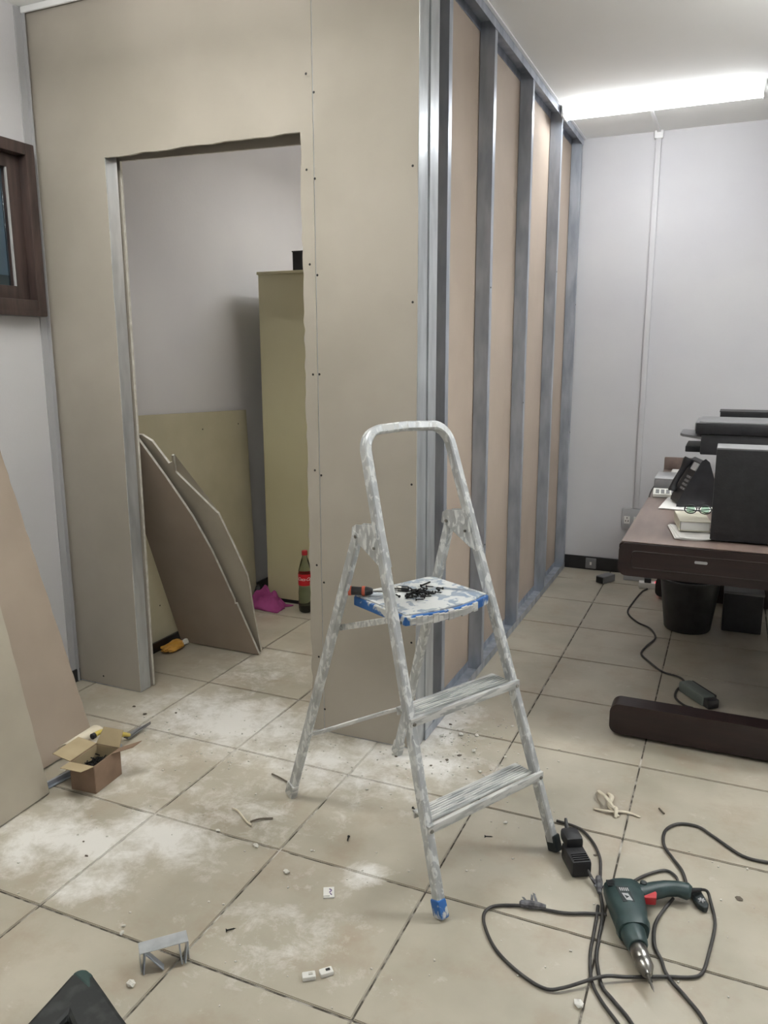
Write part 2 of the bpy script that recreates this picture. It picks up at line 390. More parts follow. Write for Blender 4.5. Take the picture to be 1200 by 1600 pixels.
door += rough_line((-1.414, 2.183), (-1.412, 0.004), 0.0035, 70, r5) + [(-1.412, 0.004)]
L1 = [(-2.616, 0.008)] + door[:1] + door[1:] + [(-1.3645, 0.004), (-1.3645, ZC - 0.008), (-2.616, ZC - 0.008)]
board(L1, YW + 0.012, m='board', parent=front)
L2 = [(-1.3615, 0.004), (-0.984, 0.006)] + rough_line((-0.984, 0.006), (-0.984, ZC - 0.006), 0.001, 40, r5) + [(-0.984, ZC - 0.006), (-1.3615, ZC - 0.006)]
board(L2, YW + 0.012, parent=front)
# inner skin
I1 = [(-2.616, 0.008), (-2.262, 0.004)] + rough_line((-2.262, 0.004), (-2.262, 2.185), 0.001, 20, r5) + [(-2.262, 2.185), (-1.418, 2.166)] + rough_line((-1.418, 2.166), (-1.418, 0.004), 0.003, 30, r5) + [(-1.418, 0.004), (-1.06, 0.004), (-1.06, ZC - 0.008), (-2.616, ZC - 0.008)]
board(I1, YW + 0.089, parent=front)

def channel(mb, x, y, z0, z1, wdir, fdir, w=0.062, fl=0.034, t=0.0016, lip=0.006, along='z'):
    """C stud: web runs from (x,y) w along wdir, flanges fl along fdir; extruded along z"""
    wd, fd = Vector(wdir), Vector(fdir); o = Vector((x, y, 0))
    prof = [(0, fl), (0, 0), (w, 0), (w, fl)]
    if lip: prof = [(lip, fl)] + prof + [(w - lip, fl)]
    def off(z): return [o + wd * a + fd * b + Vector((0, 0, z)) for a, b in prof]
    inner = [(min(max(a, t), w - t), min(max(b, t), fl - t) if 0 < i < len(prof) - 1 or not lip else b - t) for i, (a, b) in enumerate(prof)]
    if lip: inner = [(lip, fl - t), (t, fl - t), (t, t), (w - t, t), (w - t, fl - t), (w - lip, fl - t)]
    loop = prof + inner[::-1]
    rings = [[o + wd * a + fd * b + Vector((0, 0, z)) for a, b in loop] for z in (z0, z1)]
    mb.ring_loft(rings)
    return mb
# jamb stud of the doorway: web faces the opening
st = MB(); channel(st, -2.266, YW + 0.0145, 0.004, 2.20, (0, 1, 0), (-1, 0, 0)); st.build('metal_stud', 'steel_light', front)
st = MB(); channel(st, -1.34, YW + 0.0145, 0.004, ZC - 0.01, (0, 1, 0), (-1, 0, 0)); st.build('metal_stud', 'steel', front)
st = MB(); channel(st, -0.982, YW + 0.0145, 0.004, ZC - 0.01, (0, 1, 0), (-1, 0, 0), w=0.084); st.build('metal_stud', 'steel_light', front)
st = MB(); channel(st, -2.612, YW + 0.0145, 0.004, ZC - 0.01, (0, 1, 0), (1, 0, 0)); st.build('metal_stud', 'steel', front)
# screws
scr = [(-1.380, 2.357), (-1.352, 2.297), (-1.385, 2.059), (-1.354, 2.028), (-1.380, 1.751), (-1.351, 1.714), (-1.376, 1.375), (-1.350, 1.376), (-1.376, 1.031), (-1.350, 1.014),
       (-1.376, 0.674), (-1.347, 0.610), (-1.375, 0.312), (-1.353, 0.101), (-0.998, 2.037), (-0.996, 1.614), (-0.997, 1.003), (-0.995, 0.426), (-2.606, 2.109), (-2.606, 1.794), (-2.604, 1.315), (-2.602, 0.843),
       (-2.602, 0.471), (-2.46, 0.05), (-2.604, 0.12)]
me = None
for (x, z) in scr:
    if me is None:
        o = MB().lathe([(0.0, -0.0008), (0.0036, -0.0008), (0.0042, 0.0), (0.0030, 0.001)], ax=(0, 1, 0), n=10).build('screw', 'screw', front); me = o.data
    else:
        o = bpy.data.objects.new('screw', me); COL.objects.link(o); o.parent = front
    o.location = (x, YW - 0.0002, z)
# corner track between window wall and partition
ct = MB(); ct.box((XL + 0.003, 2.489, ZC / 2), (0.006, 0.034, ZC - 0.01)); ct.box((XL + 0.012, 2.505, ZC / 2), (0.022, 0.003, ZC - 0.01))
tag(ct.build('trim_1', 'light_grey'), kind='structure')
# ceiling bead above the boards
tag(MB().box(((-2.61 - 1.0) / 2, YW - 0.006, ZC - 0.012), (1.61, 0.010, 0.022), bev=0.002).build('trim_2', 'lampbody'), kind='structure')

# side partition, studs showing
XO, XI = -0.978, -1.040
sd = MB()
for z0, z1 in ((0.002, 0.004), (ZC - 0.005, ZC - 0.003)):
    sd.box(((XO + XI) / 2, (2.60 + YB) / 2, (z0 + z1) / 2), (0.066, YB - 2.60 - 0.016, 0.002))
sd.box((XO + 0.003, (2.605 + YB - 0.03) / 2, 0.020), (0.0016, YB - 2.60 - 0.035, 0.036)); sd.box((XI - 0.001, (2.605 + YB - 0.03) / 2, 0.020), (0.0016, YB - 2.60 - 0.035, 0.036))
sd.box((XO + 0.003, (2.605 + YB) / 2, ZC - 0.022), (0.0016, YB - 2.60 - 0.016, 0.036)); sd.box((XI - 0.001, (2.605 + YB) / 2, ZC - 0.022), (0.0016, YB - 2.60 - 0.016, 0.036))
side = sd.build('wall_side', 'steel'); tag(side, kind='structure')
tag(MB().box((XO + 0.012, (2.53 + YB) / 2, ZC - 0.004), (0.014, YB - 2.55, 0.006)).build('trim_3', 'lampbody'), kind='structure')
for y in (2.79, 3.34, 3.99, 4.665, 5.277):
    st = MB(); channel(st, XI, y, 0.005, ZC - 0.006, (1, 0, 0), (0, 1, 0), w=XO - XI, fl=0.036, lip=0.0 if y > 5.2 else 0.006); st.build('metal_stud', 'steel', side)
st = MB(); channel(st, XO + 0.001, 2.611, 0.005, ZC - 0.006, (0, 1, 0), (-1, 0, 0), w=0.078, fl=0.03, lip=0.0); st.build('metal_stud', 'steel_light', side)
for (y0, y1) in ((2.60, 3.352), (3.355, 4.682), (4.685, YB - 0.004)):
    mb = MB(); mb.prism([(y0, 0.006), (y1, 0.006), (y1, ZC - 0.006), (y0, ZC - 0.006)], (XI - 0.003, 0, 0), (0, 1, 0), (0, 0, 1), -0.012)
    mb.build('plasterboard', 'back_paper', side)
for (y, z) in ((3.356, 1.72), (3.99, 1.2), (4.68, 1.9), (5.30, 1.75), (5.30, 0.93), (3.356, 0.6)):
    o = bpy.data.objects.new('screw', me); COL.objects.link(o); o.parent = side; o.rotation_euler = (0, 0, math.pi / 2); o.location = (XO + 0.001, y, z)

# ---------------------------------------------------------------- ceiling tube in view
lamp = empty('fluorescent_lamp', (-0.465, 4.62, ZC), label='lit white fluorescent tube lamp under the ceiling near the back wall', cat='ceiling lamp')
MB().box((0, 0, -0.014), (0.99, 0.11, 0.026), bev=0.004).build('lamp_body', 'lampbody', lamp, smooth=40)
prof = []
n = 12
rings = []
for xx in (-0.485, -0.48, 0.48, 0.485):
    k = 0.7 if abs(xx) > 0.482 else 1.0
    rings.append([Vector((xx, 0.062 * k * math.cos(math.pi * i / n), -0.028 - 0.038 * k * math.sin(math.pi * i / n))) for i in range(n + 1)])
MB().ring_loft(rings).build('bloom_diffuser', 'tube', lamp, smooth=50)  # made wider than a tube; its width stands in for the bloom
for s in (-1, 1): MB().box((s * 0.490, 0, -0.032), (0.012, 0.118, 0.062), bev=0.004).build('end_cap', 'lampbody', lamp, smooth=40)
# conduit down the back wall
cd = empty('cable_conduit', (-0.53, YB, ZC), label='white vertical cable conduit down the back wall', cat='conduit')
MB().box((0, -0.008, -(ZC - 0.44) / 2), (0.032, 0.016, ZC - 0.45), bev=0.003).build('trunking', 'wall', cd, smooth=40)
MB().box((0.0, -0.33, -0.006), (0.02, 0.62, 0.011), bev=0.003).build('ceiling_run', 'lampbody', cd, smooth=40)
MB().box((0.0, -0.013, -0.02), (0.05, 0.025, 0.05), bev=0.004).build('junction', 'lampbody', cd, smooth=40)
so = empty('wall_socket', (-0.552, YB, 0.375), label='white double wall socket on the back wall below the conduit', cat='socket')
MB().box((0, -0.008, 0), (0.125, 0.016, 0.135), bev=0.004).build('plate', 'light_grey', so, smooth=40)
for s in (-1, 1):
    q = MB(); q.box((s * 0.03, -0.0175, -0.01), (0.036, 0.003, 0.05), bev=0.001)
    o = q.build('socket_face', 'white', so)
    h = MB()
    for hx in (-0.008, 0.008): h.box((s * 0.03 + hx, -0.0198, -0.016), (0.005, 0.002, 0.009))
    h.box((s * 0.03, -0.0198, 0.004), (0.005, 0.002, 0.010)); h.build('pin_hole', 'black', o)
s2 = empty('skirting_socket', (-0.80, YB - 0.014, 0.047), label='small grey socket box set on the black skirting', cat='socket')
MB().box((0, -0.007, 0), (0.07, 0.014, 0.07), bev=0.003).build('plate', 'grey_plastic', s2, smooth=40)
MB().box((0, -0.0155, 0), (0.012, 0.003, 0.02)).build('switch', 'white', s2)

# ---------------------------------------------------------------- stepladder
LD = empty('stepladder', (-0.487, 1.922, 0), (0, 0, math.radians(61.98)), label='paint-spattered aluminium three-step ladder with hoop handrail standing open', cat='ladder')
FS, FT, HW = 0.343, 0.058, 0.228
def frontp(u, z): return Vector((u, FS * z, z))
pnorm = Vector((0, 1, -FS)).normalized()
def rect_sweep(mb, pts, w, d, nrm, ch=0.004, up=None):
    pts = [Vector(p) for p in pts]; rings = []
    for i, p in enumerate(pts):
        t = (pts[min(i + 1, len(pts) - 1)] - pts[max(i - 1, 0)]).normalized()
        s = t.cross(nrm).normalized(); n2 = s.cross(t).normalized()
        a, b = w / 2, d / 2
        c = [(a, b - ch), (a - ch, b), (-a + ch, b), (-a, b - ch), (-a, -b + ch), (-a + ch, -b), (a - ch, -b), (a, -b + ch)]
        rings.append([p + s * x + n2 * y for x, y in c])
    return mb.ring_loft(rings)
pts = []
ztop = 1.238; R0 = 0.062
zs = [0.03, 0.3, 0.6, 0.9, 1.1, ztop - R0]
for z in zs: pts.append(frontp(-(HW - FT * z) , z))
xt = HW - FT * (ztop - R0)
for k in range(1, 8):
    a = math.pi / 2 * k / 8; pts.append(frontp(-(xt - R0 + R0 * math.cos(a)), ztop - R0 + R0 * math.sin(a)))
pts.append(frontp(-(xt - R0), ztop)); pts.append(frontp(0, ztop + 0.004))
full = pts + [Vector((-p.x, p.y, p.z)) for p in pts[:-1][::-1]]
mb = rect_sweep(MB(), full, 0.025, 0.030, pnorm)
mb.build('handrail_frame', 'ladder', LD)
RS, RT, RV = -0.341, 0.052, 0.744
for s in (-1, 1):
    # rear leg
    a = Vector((s * HW, RV, 0.03)); z1 = 0.955; b = Vector((s * (HW - RT * z1 - 0.0), RV + RS * z1, z1))
    a = Vector((s * (HW - RT * 0.03), RV + RS * 0.03, 0.03))
    lg = rect_sweep(MB(), [a, b], 0.022, 0.032, Vector((0, 1, 0.341)).normalized()); o = lg.build('rear_leg', 'ladder', LD)
    ft = MB(); ft.box((0, 0, 0), (0.026, 0.040, 0.055), bev=0.006)
    fo = ft.build('foot', 'ladder_step', LD, smooth=40); fo.location = (s * HW, RV - 0.008, 0.0285); fo.rotation_euler = (math.radians(18.8), 0, 0)
    # front foot
    ft = MB(); ft.box((0, 0, 0), (0.028, 0.036, 0.050), bev=0.006)
    fo = ft.build('foot', 'blue' if s < 0 else 'drill_dark', LD, smooth=40); fo.location = (s * HW, 0.008, 0.026); fo.rotation_euler = (math.radians(-18.9), 0, 0)
    fo['label'] = 'blue plastic foot' if s < 0 else 'dark worn foot'
    # hinge bracket
    zc = 0.955; y0 = FS * zc
    poly = [(y0 - 0.034, zc - 0.080), (y0 - 0.012, zc - 0.075), (y0 + 0.080, zc - 0.030), (y0 + 0.112, zc - 0.020), (y0 + 0.108, zc + 0.012), (y0 + 0.092, zc + 0.022), (y0 + 0.03, zc + 0.030), (y0 + 0.004, zc + 0.035)]
    xh = s * (HW - FT * zc)
    hb = MB(); hb.prism(poly, (xh - 0.0125 - 0.003, 0, 0), (0, 1, 0), (0, 0, 1), 0.003); hb.prism(poly, (xh + 0.0125, 0, 0), (0, 1, 0), (0, 0, 1), 0.003)
    hb.build('hinge_bracket', 'ladder', LD)
    MB().lathe([(0.005, -0.021), (0.005, 0.021)], (xh, y0 + 0.088, zc - 0.012), (1, 0, 0), 10).build('rivet', 'chrome', LD, smooth=40)
    MB().lathe([(0.004, -0.020), (0.004, 0.020)], (xh, y0 + 0.005, zc - 0.03), (1, 0, 0), 10).build('rivet', 'chrome', LD, smooth=40)
    # folding stay
    zf = 0.64
    A = Vector((s * (HW - RT * zf - 0.014), RV + RS * zf, zf)); B = Vector((s * 0.158, 0.30, 0.722))
    ry = rect_sweep(MB(), [A, B], 0.004, 0.018, Vector((0, -(B - A).z, (B - A).y)).normalized(), 0.001); ry.build('folding_stay', 'ladder_step', LD, smooth=30)
# steps
for z, dep in ((0.232, 0.080), (0.495, 0.080)):
    hw = HW - FT * z; y0 = FS * z - 0.012
    sp = MB(); sp.box((0, y0 + 0.045, z - 0.0035), (2 * hw - 0.022, dep - 0.01, 0.004))
    sp.box((0, y0 - 0.006, z - 0.010), (2 * hw + 0.024, 0.012, 0.024), bev=0.002)
    sp.box((0, y0 + dep - 0.006, z - 0.012), (2 * hw - 0.022, 0.004, 0.022))
    o = sp.build('step', 'ladder_step', LD, smooth=40)
    rb = MB()
    for k in range(7): rb.box((0, y0 + 0.014 + k * 0.009, z - 0.0008), (2 * hw - 0.024, 0.0045, 0.0022))
    rb.build('tread_ribs', 'ladder_step', o)
    for s in (-1, 1):
        MB().lathe([(0.006, 0), (0.005, 0.003), (0.0, 0.003)], (s * (hw + 0.001), y0 - 0.012, z - 0.014), (0, -1, 0), 10).build('rivet', 'chrome', o, smooth=40)
# platform
zp = 0.755; hwp = 0.160
outline = [(-hwp, 0.470), (-hwp, 0.245)]
for k in range(0, 11):
    t = k / 10; outline.append((-hwp + 2 * hwp * t, 0.232 - 0.030 * math.sin(math.pi * t)))
outline += [(hwp, 0.245), (hwp, 0.470), (hwp - 0.02, 0.486), (-hwp + 0.02, 0.486)]
pb = MB(); pb.prism(outline, (0, 0, zp - 0.034), (1, 0, 0), (0, 1, 0), 0.028)
pf = pb.build('platform', 'blue', LD, bev=0.004); pf['label'] = 'blue platform caked in white paint'
inner = [(x * 0.965, 0.35 + (y - 0.35) * 0.95) for x, y in outline]
pt = MB(); pt.prism(inner, (0, 0, zp - 0.0065), (1, 0, 0), (0, 1, 0), 0.0045); pt.build('platform_mat', 'platform_top', pf)
fr_ = MB()
for k in range(14):
    t = k / 14; x = -hwp + 0.012 + (2 * hwp - 0.085) * t; fr_.box((x + 0.009, 0.2285 - 0.030 * math.sin(math.pi * (x + 0.009 + hwp) / (2 * hwp)), zp - 0.020), (0.0215, 0.006, 0.018 + 0.008 * ((k * 5) % 3) / 2), Matrix.Rotation(-0.28 + 0.5 * t, 3, 'Z'), bev=0.001)
fr_.build('dried_paint', 'ladder_step', pf)
rx = MB(); rx.lathe([(0.005, -0.172), (0.005, 0.172)], (0, FS * 0.735, 0.728), (1, 0, 0), 10)
rx.build('platform_axle', 'chrome', LD, smooth=40)
# bent bar between the rear legs
cb = spline([(-0.222, 0.660, 0.255), (-0.15, 0.672, 0.236), (0.0, 0.685, 0.222), (0.12, 0.678, 0.220), (0.224, 0.670, 0.2165)], 5)
rect_sweep(MB(), cb, 0.016, 0.006, Vector((0, 1, 0.3)).normalized(), 0.001).build('rear_crossbar', 'ladder_step', LD, smooth=40)

# world point on the ladder platform
def onp(u, v, z=0.7535): 
    a = math.radians(61.98); return Vector((-0.487 + u * math.cos(a) - v * math.sin(a), 1.922 + u * math.sin(a) + v * math.cos(a), z))

# screws lying on the platform
def make_screw(name, L=0.026, r=0.0017, hr=0.0042):
    mb = MB(); prof = [(0.0, 0.0), (hr, 0.0), (hr, 0.0012), (r, 0.004)]
    z = 0.004
    while z < L - 0.005:
        prof += [(r * 1.35, z + 0.0008), (r * 0.8, z + 0.0016)]; z += 0.002
    prof += [(0.0002, L)]
    mb.lathe(prof, n=8); return mb
scme = make_screw('screw').build('drywall_screw', 'screw', smooth=40)
rs = random.Random(11)
first = True
for i in range(46):
    o = scme if first else scme.copy()
    if not first: COL.objects.link(o)
    first = False
    k = i / 46; lay = 0 if i < 26 else (1 if i < 40 else 2)
    spread = (1.0, 0.6, 0.3)[lay]
    u = -0.020 + rs.gauss(0, 0.030) * spread; v = 0.345 + rs.gauss(0, 0.026) * spread
    o.location = onp(u, v, 0.7535 + 0.0042 + lay * 0.006)
    o.rotation_euler = (math.radians(90 + rs.uniform(-6, 6)), 0, rs.uniform(0, 6.28))
    tag(o, 'small black drywall screw in the pile on the ladder platform', 'screw', 'black screws piled on the ladder platform')
o = make_screw('screw', 0.055, 0.002, 0.0045).build('long_screw', 'screw', smooth=40); o.location = onp(0.045, 0.405, 0.758); o.rotation_euler = (math.radians(90), 0, math.radians(62.0 + 180 - 75))
tag(o, 'long black screw lying behind the screw pile on the platform', 'screw')
# screwdriver sticking out over the left edge
def dir2(a): return Vector((math.cos(a), math.sin(a), 0))
sdv = empty('screwdriver', onp(-0.150, 0.452, 0.768), label='screwdriver with black and orange handle poking over left edge of the platform', cat='screwdriver')
ax = (onp(-0.075, 0.380) - onp(-0.150, 0.452)).normalized(); 
MB().lathe([(0.004, -0.052), (0.012, -0.050), (0.0135, -0.03), (0.012, 0.0), (0.0135, 0.02), (0.010, 0.034), (0.007, 0.038)], (0, 0, 0), ax, 14).build('handle', 'black', sdv, smooth=40)
for h in (-0.034, 0.006): MB().lathe([(0.0141, h), (0.0145, h + 0.002), (0.0145, h + 0.007), (0.0141, h + 0.009)], (0, 0, 0), ax, 14).build('handle_band', 'copperred', sdv, smooth=40)
MB().lathe([(0.003, 0.036), (0.003, 0.105), (0.0015, 0.112)], (0, 0, 0), ax, 8).build('shaft', 'chrome', sdv, smooth=40)
# bit driver / pliers with light tip
pl = empty('bit_holder', onp(-0.035, 0.420, 0.762), label='silver and black bit holder with pale tip lying behind the screws', cat='tool')
ax2 = Vector((0.93, 0.1, 0.0)).normalized()
MB().lathe([(0.003, -0.05), (0.0055, -0.045), (0.0055, 0.0), (0.008, 0.002), (0.008, 0.014)], (0, 0, 0), ax2, 12).build('sleeve', 'chrome', pl, smooth=40)
MB().lathe([(0.008, 0.014), (0.0085, 0.016), (0.0085, 0.034), (0.006, 0.036)], (0, 0, 0), ax2, 12).build('collar', 'black', pl, smooth=40)
pl2 = MB().lathe([(0.006, -0.006), (0.0075, 0.0), (0.0065, 0.02), (0.003, 0.026)], (0, 0, 0), Vector((-0.1, 0.3, 0.6)), 10).build('wall_plug', 'paper_torn', smooth=40); pl2.location = onp(-0.045, 0.452, 0.760)
tag(pl2, 'pale beige plug standing at back of the platform', 'plug')

# ---------------------------------------------------------------- things in the inner room
# leaning sheets in local frame e1,e2,n
e1 = Vector((1, -0.011, 0)).normalized(); e2 = Vector((-0.004, -0.394, 0.919)).normalized(); nn = Vector((0.010, 0.919, 0.394)).normalized()
P0 = Vector((-2.494, 3.096, 0.0))
def leaning(name, poly, off, th, label, mface, bend=0.0):
    rt = empty(name, P0 + nn * off, label=label, cat='plasterboard')
    mb = MB()
    A = []; B = []
    # refine outline
    fine = []
    for i in range(len(poly)):
        p, q = poly[i], poly[(i + 1) % len(poly)]; k = max(1, int(math.dist(p, q) / 0.08))
        for j in range(k): fine.append((p[0] + (q[0] - p[0]) * j / k, p[1] + (q[1] - p[1]) * j / k))
    def P3(p, h): 
        bz = bend * math.sin(math.pi * min(max(p[1] / 1.2, 0), 1))
        return e1 * p[0] + e2 * p[1] + nn * (h + bz)
    bm = mb.bm
    A = [bm.verts.new(P3(p, 0)) for p in fine]; B = [bm.verts.new(P3(p, th)) for p in fine]
    fa = bm.faces.new(A); fb = bm.faces.new(B[::-1])
    for i in range(len(A)): bm.faces.new((A[i], A[(i + 1) % len(A)], B[(i + 1) % len(A)], B[i]))
    bmesh.ops.triangulate(bm, faces=[fa, fb])
    o = mb.build('gypsum_sheet', mface, rt, mats=[mface, 'board_edge'])
    for p in o.data.polygons:
        if abs(p.normal.dot(nn)) < 0.5: p.material_index = 1
    return rt
leaning('plasterboard_offcut', [(0, 0.006), (0.470, 0.006), (0.437, 0.324), (0.426, 0.322), (0.430, 0.345), (0.397, 0.625), (0.357, 0.809), (0.289, 1.006), (0.213, 1.20), (0.10, 1.20), (0.043, 0.688), (0.024, 0.413)],
        0.0, 0.011, 'brown-faced trapezoid plasterboard offcut leaning in the doorway, nearer of two', 'back_paper_brown', 0.004)
leaning('plasterboard_offcut', [(0.08, -0.005), (0.459, -0.005), (0.480, 0.223), (0.510, 0.46), (0.486, 0.639), (0.463, 0.806), (0.455, 0.812), (0.315, 1.012), (0.338, 1.098), (0.330, 1.10), (0.318, 1.066), (0.296, 1.056), (0.254, 1.165), (0.213, 1.195), (0.12, 1.195)],
        0.032, 0.011, 'jagged beige plasterboard offcut leaning behind the brown-faced one', 'board_grey', 0.020)
oc = empty('plasterboard_offcut', (-2.56, 3.35, 0), label='upright greenish beige plasterboard piece standing against the left wall', cat='plasterboard')
mb = MB(); mb.prism([(-0.62, 0.004), (0.54, 0.004), (0.555, 1.128), (0.20, 1.140), (-0.36, 1.160), (-0.62, 1.165)], (0, 0, 0), (0, 1, 0), Vector((-0.036, 0, 1)).normalized(), 0.011)
mb.build('gypsum_sheet', 'offcut_green', oc)
for (y, z) in ((0.13, 1.052), (0.465, 1.054), (-0.33, 0.21)):
    o = bpy.data.objects.new('screw', me); COL.objects.link(o); o.parent = oc; o.rotation_euler = (0, 0, math.pi / 2); o.location = (0.012 - 0.036 * z, y, z)
sk = MB().box((-2.520, 3.10, 0.026), (0.012, 0.62, 0.05), bev=0.002).build('skirting_strip', 'black_base'); tag(sk, 'loose black skirting strip on the floor behind the door jamb', 'skirting')
# crumpled wrapper
def crumple(name, m, c, size, seed, amp=0.35, sub=3, flat=True):
    b = bmesh.new(); bmesh.ops.create_icosphere(b, subdivisions=sub, radius=0.5); r = random.Random(seed)
    import mathutils.noise as N
    for v in b.verts:
        n = N.noise(v.co * 3.1 + Vector((seed, 0, 0))) + 0.5 * N.noise(v.co * 7 + Vector((0, seed, 0)))
        v.co *= 1 + amp * n
        v.co = Vector((v.co.x * size[0], v.co.y * size[1], v.co.z * size[2]))
    zmin = min(v.co.z for v in b.verts)
    for v in b.verts: v.co.z = max(v.co.z - zmin - 0.12 * size[2], 0.0) 
    mb = MB(); mb._add(b); o = mb.build(name, m, smooth=25); o.location = c; return o
wr = empty('crumpled_wrapper', (-2.462, 2.985, 0.0), label='crumpled mustard-yellow wrapper with whitish end on floor by the jamb', cat='wrapper')
o = crumple('wrapper', 'yellow', (0, 0, 0.0), (0.075, 0.14, 0.036), 4, amp=0.6); o.parent = wr
o = crumple('wrapper_end', 'white', (0.010, 0.085, 0.004), (0.025, 0.05, 0.03), 6); o.parent = wr
# filing cabinet
cb_ = empty('filing_cabinet', (-2.20, 4.20, 0), label='tall cream metal cabinet standing in the half-built room', cat='cabinet')
MB().box((-0.0, 0.0, 0.955), (0.50, 0.68, 1.86), bev=0.004).build('body', 'cream', cb_, smooth=40)
MB().box((0, 0, 0.012), (0.47, 0.65, 0.024)).build('plinth', 'black_base', cb_)
MB().box((0.0, 0, 1.879), (0.508, 0.70, 0.016), bev=0.004).build('cabinet_top', 'cream', cb_, smooth=40)
for i in range(4):
    dr = MB().box((0.2545, 0, 0.26 + i * 0.455), (0.012, 0.62, 0.43), bev=0.003).build('drawer', 'cream', cb_, smooth=40)
    MB().box((0.268, 0, 0.30 + i * 0.455), (0.014, 0.12, 0.02), bev=0.004).build('handle', 'chrome', dr, smooth=40)
bx = empty('black_box', (-2.10, 4.02, 1.887), label='black box file lying on top of the cream cabinet', cat='box')
MB().box((0, 0, 0.049), (0.27, 0.30, 0.096), bev=0.003).build('body', 'blackcase', bx); MB().box((0, 0, 0.098), (0.276, 0.306, 0.006), bev=0.002).build('lid', 'black', bx)
# bottle
bt = empty('drink_bottle', (-2.148, 3.775, 0), (0, 0, math.radians(28)), label='clear plastic drink bottle with red cap and red label by the cabinet', cat='bottle')
MB().lathe([(0.0, 0.004), (0.028, 0.0), (0.038, 0.008), (0.0405, 0.03), (0.039, 0.12), (0.0365, 0.145), (0.0385, 0.165), (0.0385, 0.225), (0.036, 0.25), (0.024, 0.295), (0.014, 0.325), (0.013, 0.342)], n=28).build('bottle_body', 'bottle', bt, smooth=60)
MB().lathe([(0.0, 0.006), (0.034, 0.008), (0.037, 0.02), (0.037, 0.044)], n=24).build('drink', 'liquid', bt, smooth=60)
MB().lathe([(0.0165, 0.334), (0.0165, 0.356), (0.014, 0.360), (0.0, 0.360)], n=20).build('cap', 'red', bt, smooth=40)
lb = MB(); lb.ring_loft([[Vector((0.0394 * math.cos(k * math.pi / 16), 0.0394 * math.sin(k * math.pi / 16), z)) for k in range(32)] for z in (0.162, 0.228)], cap=False); lbo = lb.build('label', 'label', bt, smooth=60)
fc = bpy.data.curves.new('t', 'FONT'); fc.body = 'Coca-Cola'; fc.size = 0.026; fc.shear = 0.45; fc.extrude = 0.0004; fc.align_x = 'CENTER'; fc.align_y = 'CENTER'; fc.space_character = 0.88
fo = bpy.data.objects.new('t', fc); COL.objects.link(fo); bpy.context.view_layer.update()
tm = bpy.data.meshes.new_from_object(fo.evaluated_get(bpy.context.evaluated_depsgraph_get())); bpy.data.objects.remove(fo)
for v in tm.vertices:
    a = -math.pi / 2 + v.co.x / 0.0394; rr = 0.0397 + v.co.z
    v.co = Vector((rr * math.cos(a), rr * math.sin(a), 0.200 + v.co.y))
tm.materials.clear(); tm.materials.append(M['lettering'])
to = bpy.data.objects.new('lettering', tm); COL.objects.link(to); to.parent = lbo
# cloth
def cloth(name, m, c, sx, sy, h, seed, nx=26, ny=20):
    import mathutils.noise as N
    g = []
    for i in range(nx + 1):
        row = []
        for j in range(ny + 1):
            x = (i / nx - .5); y = (j / ny - .5)
            d = max(0, 1 - (abs(x * 2) ** 2.2 + abs(y * 2) ** 2.2))
            z = h * d * (0.55 + 0.9 * abs(N.noise(Vector((x * 4.2 + seed, y * 5, 0))))) + 0.02 * d * abs(N.noise(Vector((x * 16, y * 16, seed)))) + 0.003
            wob = 1 + 0.22 * N.noise(Vector((x * 5, y * 5, seed + 9)))
            row.append(Vector((x * sx * wob, y * sy * wob, z)))
        g.append(row)
    o = MB().sheet(g).build(name, m, smooth=70, solid=0.003); o.location = c; return o
o = cloth('cleaning_cloth', 'purple', (-2.405, 3.755, 0.001), 0.26, 0.15, 0.115, 3.3); tag(o, 'crumpled purple cloth heaped on the floor at the cabinet corner', 'cloth')
o = crumple('black_pouch', 'black', (-2.515, 3.86, 0), (0.05, 0.08, 0.09), 8); tag(o, 'small black pouch tucked behind the purple cloth', 'pouch')

# ---------------------------------------------------------------- plasterboards leaning on the window wall
def lean_x(name, x0, slope, y0, y1, L, label, m, skew=0.0):
    rt = empty(name, (x0, y1, 0), label=label, cat='plasterboard')
    d = Vector((-slope, 0, 1)).normalized()
    poly = [(y0 - y1, 0.0)] + [(0 + a, b) for a, b in rough_line((0, 0), (0, L), 0.0025, 40, random.Random(int(L * 10)))] 
    poly = [(y0 - y1, 0.0), (0, 0.0)] + [(p[0] * 1.0, p[1]) for p in rough_line((0, 0), (0, L), 0.0025, 40, random.Random(7))] + [(0, L), (y0 - y1, L)]
    mb = MB(); mb.prism(poly, (0, 0, 0.012 * slope + 0.001), (0, 1, 0), d, 0.0118)
    o = mb.build('gypsum_sheet', m, rt, mats=[m, 'board_edge'])
    nrm = Vector((0, 1, 0)).cross(d).normalized()
    for p in o.data.polygons:
        if abs(p.normal.dot(nrm)) < 0.5: p.material_index = 1
    return rt
f1 = lean_x('plasterboard_sheet', -2.012, 0.212, 0.62, 1.757, 2.45, 'large beige plasterboard sheet leaning left, nearest to the cardboard box', 'board_grey')
f1.rotation_euler = (0, 0, math.radians(3.0))
f2 = lean_x('plasterboard_sheet', -2.150, 0.316, 0.9, 2.105, 1.45, 'shorter brownish plasterboard sheet leaning behind the large one by the window wall', 'back_paper_brown')
